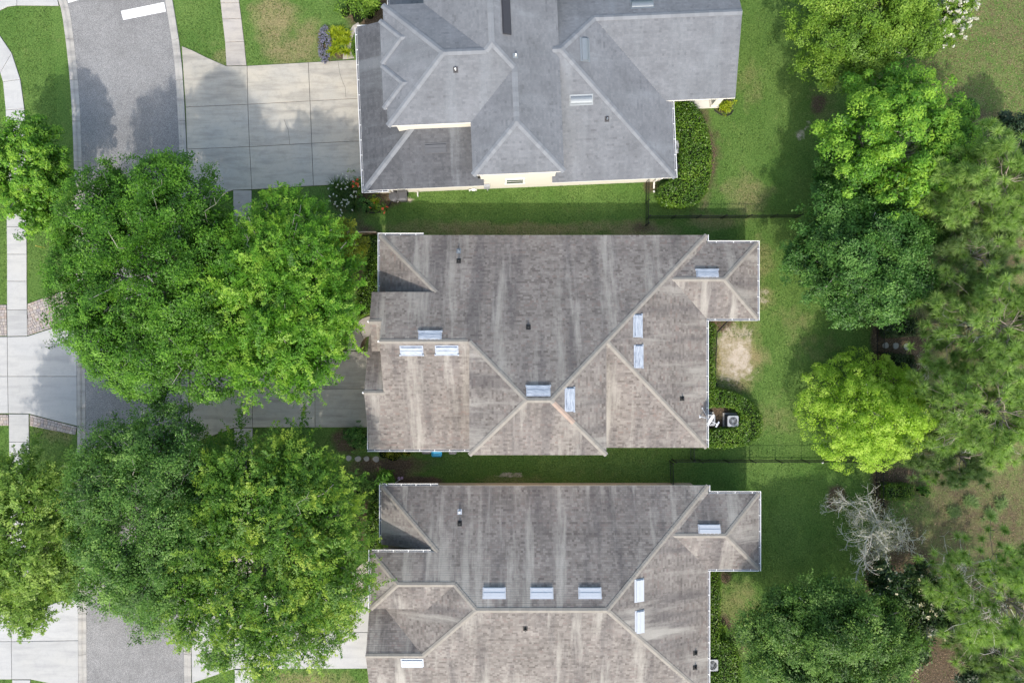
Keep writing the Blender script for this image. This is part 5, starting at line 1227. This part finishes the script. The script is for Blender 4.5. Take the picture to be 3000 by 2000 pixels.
# ------------------------------------------------------------------ air conditioners
def ac(label, px, py, size=.82, dark=False):
    hgt = .85; x, y = W(px, py, hgt); root = tag(empty('air_conditioner', (x, y, 0)), label, 'air conditioner', 'outdoor air conditioning units')
    s = size / 2; r = .12
    pts = []
    for cx, cy, a0 in ((s - r, s - r, 0), (-s + r, s - r, 90), (-s + r, -s + r, 180), (s - r, -s + r, 270)):
        for k in range(5): a = math.radians(a0 + 22.5 * k); pts.append((cx + r * math.cos(a), cy + r * math.sin(a)))
    body = M['ac_dark'] if dark else M['ac_grey']
    mb = MB().prism(inset_poly(pts, .03), .08, .5); n = len(pts)
    for k in range(5): mb.prism(pts, .14 + k * .075, .165 + k * .075)
    for k in range(5, 9): mb.add([(p[0], p[1], .14 + k * .075) for p in pts] + [(p[0], p[1], .165 + k * .075) for p in pts], [(i, (i + 1) % n, n + (i + 1) % n, n + i) for i in range(n)])
    q_ = inset_poly(pts, .03); mb.add([(p[0], p[1], .5) for p in q_] + [(p[0], p[1], hgt - .04) for p in q_], [(i, (i + 1) % n, n + (i + 1) % n, n + i) for i in range(n)])
    mb.build('cabinet', M['ac_dark'], root)
    MB().box((0, 0, .04), (size + .2, size + .2, .09)).build('pad', M['curb_concrete'], root)
    n = len(pts); R = s * .76; ring = [(R * math.cos(2 * math.pi * (i + .5) / n + .5), R * math.sin(2 * math.pi * (i + .5) / n + .5)) for i in range(n)]
    o2 = [(p[0], p[1], hgt - .05) for p in pts] + [(p[0], p[1], hgt) for p in inset_poly(pts, .03)] + [(p[0], p[1], hgt) for p in ring] + [(p[0], p[1], hgt - .06) for p in ring]
    # outline starts at angle 0; the ring is matched to it by nearest index
    f = []
    for k in range(3):
        for i in range(n): j = (i + 1) % n; f.append((k * n + i, k * n + j, (k + 1) * n + j, (k + 1) * n + i))
    pyd('top_plate', o2, f, body, root)
    MB().disc((0, 0), R, hgt - .3, hgt - .29, 24).build('fan_well', M['ac_dark'], root)
    fan = MB()
    for k in range(3):
        a = 2.1 * k + .5; v = []
        for t, wdt in ((.12, .10), (.55, .2), (.95, .17)):
            for sg, dz in ((-1, -.03), (1, .03)):
                aa = a + sg * wdt / max(t, .25) * .8; v.append((R * t * math.cos(aa), R * t * math.sin(aa), hgt - .16 + dz))
        fan.add(v, [(0, 2, 3, 1), (2, 4, 5, 3)])
    fan.disc((0, 0), .11, hgt - .2, hgt - .06, 14).build('fan', M['vent_grey'] if not dark else M['ac_grey'], root)
    gr = MB()
    for k in range(8): a = math.pi * k / 8; gr.tube([(-R * math.cos(a), -R * math.sin(a), hgt - .01), (R * math.cos(a), R * math.sin(a), hgt - .01)], .007, 4, False)
    for rr in (.35, .65, .9): gr.ring((0, 0), R * rr - .005, R * rr + .005, hgt - .016, hgt - .006, 20)
    gr.build('grille', M['ac_grey'] if not dark else M['ac_dark'], root)
ac('grey air conditioner inside the horseshoe hedge, away from the wall', 2148, 1233)
ac('grey air conditioner under the satellite dish', 2079, 1230, .84)
ac('grey air conditioner in the hedge of the southern house', 2087, 1948, .88)
ac('weathered grey air conditioner between the blue-grey house and its hedge', 1971, 430, .92)
ac('dark air conditioner beside the corner of the blue-grey house', 1977, 495, .85, True)

def dish():
    P = MH.planes['E']; x, y, z = P.hit(2049, 1220); root = tag(empty('satellite_dish', (x, y, z)), 'white satellite dish on the gutter edge above the air conditioner', 'satellite dish')
    c = Vector(W(2078, 1228, z + .55) + (z + .55,)) - Vector((x, y, z)); ax = Vector((.74, -.46, .56)).normalized(); u = ax.cross(Vector((0, 0, 1))).normalized(); w = u.cross(ax).normalized()
    v = []; f = []; rings, seg = 5, 24
    for i in range(rings + 1):
        t = i / rings
        for j in range(seg): a = 2 * math.pi * j / seg; v.append(c + u * (.46 * t * math.cos(a)) + w * (.40 * t * math.sin(a)) + ax * (.10 * t * t))
    for i in range(rings):
        for j in range(seg): f.append((i * seg + j, i * seg + (j + 1) % seg, (i + 1) * seg + (j + 1) % seg, (i + 1) * seg + j))
    v += [p - ax * .012 for p in v[:]]; n = (rings + 1) * seg; f += [tuple(n + i for i in reversed(q)) for q in f[:]]
    pyd('reflector', v, f, M['dish_white'], root, True)
    e = c + ax * .52 - w * .38
    MB().tube([c - w * .36, e], .022, 6).build('feed_arm', M['dish_white'], root)
    MB().tube([e - u * .22, e + u * .22], .035, 8).box(tuple(e), (.12, .12, .10)).tube([e - u * .2 + ax * .05, e + u * .2 + ax * .05], .025, 6).build('feed_horn', M['dish_white'], root)
    MB().tube([(0, 0, 0), (.12, 0, .12), tuple(c - ax * .1), tuple(c - ax * .01)], .03, 8).box((0, 0, .0), (.16, .2, .04)).build('mast', M['dish_white'], root)
    b = Vector(W(2058, 1196, z + .1) + (z + .1,)) - Vector((x, y, z)); MB().tube([tuple(b), tuple(c - ax * .08 - w * .05)], .014, 5).disc((b.x, b.y), .05, b.z - .06, b.z, 8).build('brace', M['dish_white'], root)
dish()

# ------------------------------------------------------------------ bins
def bin_(label, px, py, rz, body, lidm, wx=.62, wy=.72, hgt=1.05, rnd=False, prints=False):
    x, y = W(px, py, hgt); root = tag(empty('wheeled_bin', (x, y, 0), rz), label, 'bin', 'wheeled bins by the walls')
    def rr(sx, sy, r, k=4):
        out = []
        for cx, cy, a0 in ((sx - r, sy - r, 0), (-sx + r, sy - r, 90), (-sx + r, -sy + r, 180), (sx - r, -sy + r, 270)):
            for i in range(k): a = math.radians(a0 + 90 * i / (k - 1)); out.append((cx + r * math.cos(a), cy + r * math.sin(a)))
        return out
    r = .1 if not rnd else min(wx, wy) / 2 - .02
    lo, hi = rr(wx * .38, wy * .38, r * .7), rr(wx * .48, wy * .48, r); n = len(lo)
    v = [(p[0], p[1], .06) for p in lo] + [(p[0], p[1], hgt - .1) for p in hi]
    pyd('body', v, [tuple(range(n - 1, -1, -1)), tuple(range(n, 2 * n))] + [(i, (i + 1) % n, n + (i + 1) % n, n + i) for i in range(n)], M[body], root)
    a, b, c = rr(wx * .5, wy * .5, r), rr(wx * .46, wy * .46, r * .9), rr(wx * .3, wy * .3, r * .6)
    v = [(p[0], p[1], hgt - .1) for p in a] + [(p[0], p[1], hgt - .05) for p in a] + [(p[0], p[1], hgt - .03) for p in b] + [(p[0], p[1], hgt + .03) for p in c]
    f = [tuple(range(3 * n, 4 * n))]
    for k in range(3): f += [(k * n + i, k * n + (i + 1) % n, (k + 1) * n + (i + 1) % n, (k + 1) * n + i) for i in range(n)]
    lid = pyd('lid', v, f, M[lidm], root)
    rim = MB(); m = inset_poly(a, -.015); 
    vv = [(p[0], p[1], hgt - .045) for p in m] + [(p[0], p[1], hgt - .045) for p in inset_poly(a, .03)] + [(p[0], p[1], hgt - .02) for p in inset_poly(a, .008)]
    rim.add(vv, [(i, (i + 1) % n, 2 * n + (i + 1) % n, 2 * n + i) for i in range(n)] + [(2 * n + i, 2 * n + (i + 1) % n, n + (i + 1) % n, n + i) for i in range(n)]); rim.build('lid_rim', M['bin_rim'] if body != 'bin_blue' else M[lidm], root)
    MB().tube([(-wx * .3, wy * .5, hgt - .08), (-wx * .3, wy * .58, hgt - .06), (wx * .3, wy * .58, hgt - .06), (wx * .3, wy * .5, hgt - .08)], .018, 6).build('handle', M['rubber_black'], root)
    for s in (-1, 1): MB().tube([(s * wx * .42, wy * .4, .12), (s * wx * .5, wy * .4, .12)], .12, 12).build('wheel', M['rubber_black'], root)
    if prints:
        pr = MB()
        for yy, w_ in ((-.16, .34), (-.05, .26), (.14, .3)): pr.box((0, yy, hgt + .027 - abs(yy) * .09), (w_, .05, .012))
        pr.build('lid_print', M['bin_print'], lid)
bin_('grey wheeled bin with a square lid at the blue-grey house wall', 1177, 572, TH, 'bin_grey', 'bin_grey', .68, .72)
bin_('grey round-lidded bin beside the rose shrubs', 1152, 575, TH, 'bin_grey', 'bin_grey', .62, .66, 1.0, True)
bin_('blue recycling bin with white print on its lid', 1279, 1326, 0, 'bin_blue', 'bin_blue', .72, .55, 1.05, False, True)
bin_('dark grey bin between the blue recycling bin and the hedge', 1249, 1318, 0, 'bin_grey', 'bin_grey', .62, .55)
bin_('dark grey ribbed bin between the blue recycling bin and the projecting wing', 1326, 1319, 0, 'bin_grey', 'bin_grey', .52, .55)

# ------------------------------------------------------------------ small things
rs = random.Random(4)
def stone(label, px, py, r, group, flat=1.0):
    x, y = W(px, py); n = 11; pts = [(r * (1 + rs.uniform(-.13, .13)) * math.cos(2 * math.pi * i / n), r * flat * (1 + rs.uniform(-.13, .13)) * math.sin(2 * math.pi * i / n)) for i in range(n)]
    o = MB().prism(pts, -.02, .05, bevel=.018).build('stepping_stone', M['stone'], matrix=Matrix.Translation((x, y, 0))); tag(o, label, 'stepping stone', group)
for a, b, r in ((1022, 1341, .23), (1049, 1343, .23), (1074, 1343, .21), (1102, 1344, .24)): stone('round grey stepping stone in the row beside the middle house garage', a, b, r, 'stepping stones in the side yard', .9)
for a, b, r in ((2594, 1012, .24), (2624, 1013, .24), (2657, 1015, .25)): stone('flat grey stepping stone in the reddish leaf litter behind the fence', a, b, r, 'stepping stones behind the fence')
for i, (a, b) in enumerate(((1169, 1399), (1178, 1399))):
    x, y = W(a, b); root = tag(empty('irrigation_valve', (x, y, 0)), 'small mauve round valve cap on the mulch by the gutter', 'valve', 'mauve valve caps')
    MB().disc((0, 0), .095, 0, .16, 16).build('cap', M['mauve_plastic'], root); MB().disc((0, 0), .04, .16, .19, 10).build('knob', M['mauve_plastic'], root)
x, y = W(1165, 1408); tag(MB().tube([(-.16, -.12, .05), (.16, .1, .09)], .025, 8).disc((.16, .1), .05, .0, .12, 8).build('pipe_stub', M['pvc_white'], matrix=Matrix.Translation((x, y, 0))), 'short white pipe stub lying beside mauve valve caps', 'pipe')
x, y = W(130, 725); tag(MB().tube([(0, 0, -.1), (0, 0, .85)], .02, 8).disc((0, 0), .03, .85, .9, 8).build('marker_stake', M['stake_yellow'], matrix=Matrix.Translation((x, y, 0))), 'thin yellow stake standing in the lawn by the sidewalk', 'stake')
for lab, a, b in (('white round cap in the lawn by the downspout', 1916, 561), ('pale green round cap beside the round-lidded bin', 1165, 590), ('tiny white sprinkler head in front of the long fence by the cypress', 2410, 1354)):
    x, y = W(a, b); tag(MB().disc((0, 0), .085, 0, .05, 14, .07).disc((0, 0), .035, .05, .08, 10).build('sprinkler_head', M['pvc_white'], matrix=Matrix.Translation((x, y, 0))), lab, 'sprinkler')
x, y = W(1388, 560); tag(MB().tube([(-.3, 0, .0), (-.3, 0, .35), (.0, .02, .42), (.2, .05, .35), (.2, .05, 0)], .045, 8).box((.02, 0, .42), (.26, .16, .16)).build('backflow_pipe', M['pvc_white'], matrix=Matrix.Translation((x, y, 0))), 'white backflow pipe assembly by the cream wall', 'pipe')
a, b = W(1050, 685), W(1110, 688); tag(MB().box((0, 0, .55), (math.dist(a, b), .09, 1.1)).build('garden_wall', M['timber'], matrix=Matrix.Translation(((a[0] + b[0]) / 2, (a[1] + b[1]) / 2, 0))), 'short weathered timber screen at the gutter corner', 'screen')
def edging(label, pts):
    P = [W(*p) for p in pts]; mb = MB(); mb.tube([(x, y, .04) for x, y in P], .045, 5); tag(mb.build('bed_edging', M['rubber_black']), label, 'edging')
edging('dark curved edging of the bed with the round yellow-green shrub', [(2092, 322), (2102, 331), (2115, 338), (2128, 340), (2140, 335), (2148, 324)])
edging('dark edging along the flower bed beside the bins', [(1082, 623), (1100, 624), (1118, 621), (1132, 612), (1142, 600), (1147, 588)])
edging('dark edging between the narrow hedge and the bare sand', [(2138, 935), (2118, 955), (2100, 975), (2097, 1050), (2096, 1105), (2100, 1130)])
# loose leaves and wood chips on the litter, grass tufts on the lawns
def scatter():
    rng = np.random.default_rng(99); n = 60000; px = rng.uniform(2560, 3060, n); py = rng.uniform(-40, 2040, n)
    k = vnoise(px / 40, py / 40, .22, 5) + rng.random(n) * .5 > .55; x = (px[k] - 1500) / 40; y = (1000 - py[k]) / 40; m = len(x)
    o = leaf_mesh('leaf_litter', np.stack([x, y, rng.uniform(.01, .04, m)], -1), rng.normal(size=(m, 3)) * .4 + np.array([0, 0, 1.]), rng.uniform(.05, .11, m), rng.random(m), 'dry_leaf', None, None, .6, rng)
    tag(o, 'brown fallen leaves scattered under the pines', 'leaf litter', kind='stuff')
    n = 330000; x = rng.uniform(-38, 38, n); y = rng.uniform(-25.5, 25.5, n); px = x * 40 + 1500; py = 1000 - y * 40; ok = np.ones(n, bool)
    for q in LAWN_HOLES: ok &= ~in_poly(px, py, q)
    ok &= ~((px > 2600) & (rng.random(n) < .7)); d = vnoise(x, y, .9, 21) + .5 * vnoise(x, y, 3.1, 22) + .25 * rng.random(n); ok &= d > .55
    x, y = x[ok], y[ok]; m = len(x)
    o = leaf_mesh('grass_blades', np.stack([x, y, rng.uniform(.02, .05, m)], -1), rng.normal(size=(m, 3)) * .7 + np.array([0, 0, .8]), rng.uniform(.06, .13, m), .42 + rng.normal(size=m) * .22, 'grass_blade', None, None, .38, rng)
    tag(o, 'short green lawn grass', 'grass', kind='stuff')
leaf_mat('dry_leaf', (.07, .042, .024), (.17, .11, .065), (.36, .27, .17), .1, .7)
leaf_mat('grass_blade', (.025, .06, .01), (.075, .145, .02), (.18, .25, .055), .25, .6)
LAWN_HOLES = [[(150, -60), (520, -60), (560, 2060), (240, 2060)], [(525, 130), (664, 193), (1110, 170), (1110, 540), (735, 560), (545, 610)], [(640, -60), (700, -60), (724, 195), (664, 195)],
              [(555, 980), (684, 1026), (1110, 1026), (1110, 1254), (686, 1254), (556, 1302)], [(680, 555), (742, 555), (746, 2060), (686, 2060)], [(560, 1700), (688, 1740), (1110, 1740), (1110, 1958), (688, 1958), (560, 2002)],
              [(-60, 890), (21, 890), (82, 888), (230, 832), (230, 1276), (88, 1248), (-60, 1248)], [(-70, 170), (-60, 60), (0, 100), (36, 155), (62, 234), (77, 400), (84, 990), (22, 990), (20, 400), (0, 212)], [(25, 1210), (88, 1210), (94, 1790), (33, 1790)],
              [(-60, 1783), (232, 1740), (234, 2016), (90, 1990), (-60, 1990)], [(-60, -60), (175, -60), (175, 21), (25, 23), (-60, 80)], [(1060, 540), (2030, 500), (2160, 260), (2160, -60), (1030, -60), (1030, 80)],
              [(1090, 1015), (2080, 1015), (2080, 1290), (1090, 1290)], [(1100, 700), (2060, 700), (2200, 720), (2200, 920), (2060, 930), (2060, 1310), (1100, 1310)], [(1110, 1418), (2080, 1418), (2220, 1440), (2220, 1660), (2080, 1670), (2080, 2060), (1080, 2060)],
              [(2100, 985), (2215, 990), (2215, 1120), (2110, 1110)], [(2072, 930), (2100, 930), (2100, 1140), (2072, 1140)], [(2075, 1185), (2180, 1185), (2180, 1265), (2075, 1265)], [(1020, 920), (1095, 920), (1095, 1030), (1015, 1030)], [(1025, 1635), (1095, 1635), (1095, 1745), (1025, 1745)], [(2558, 900), (2720, 960), (2720, 1120), (2558, 1120)],
              [(1060, 1335), (1280, 1330), (1290, 1420), (1060, 1420)], [(2015, 270), (2110, 270), (2112, 322), (2020, 322)], [(935, 60), (1120, 40), (1120, 180), (935, 185)]]
scatter()
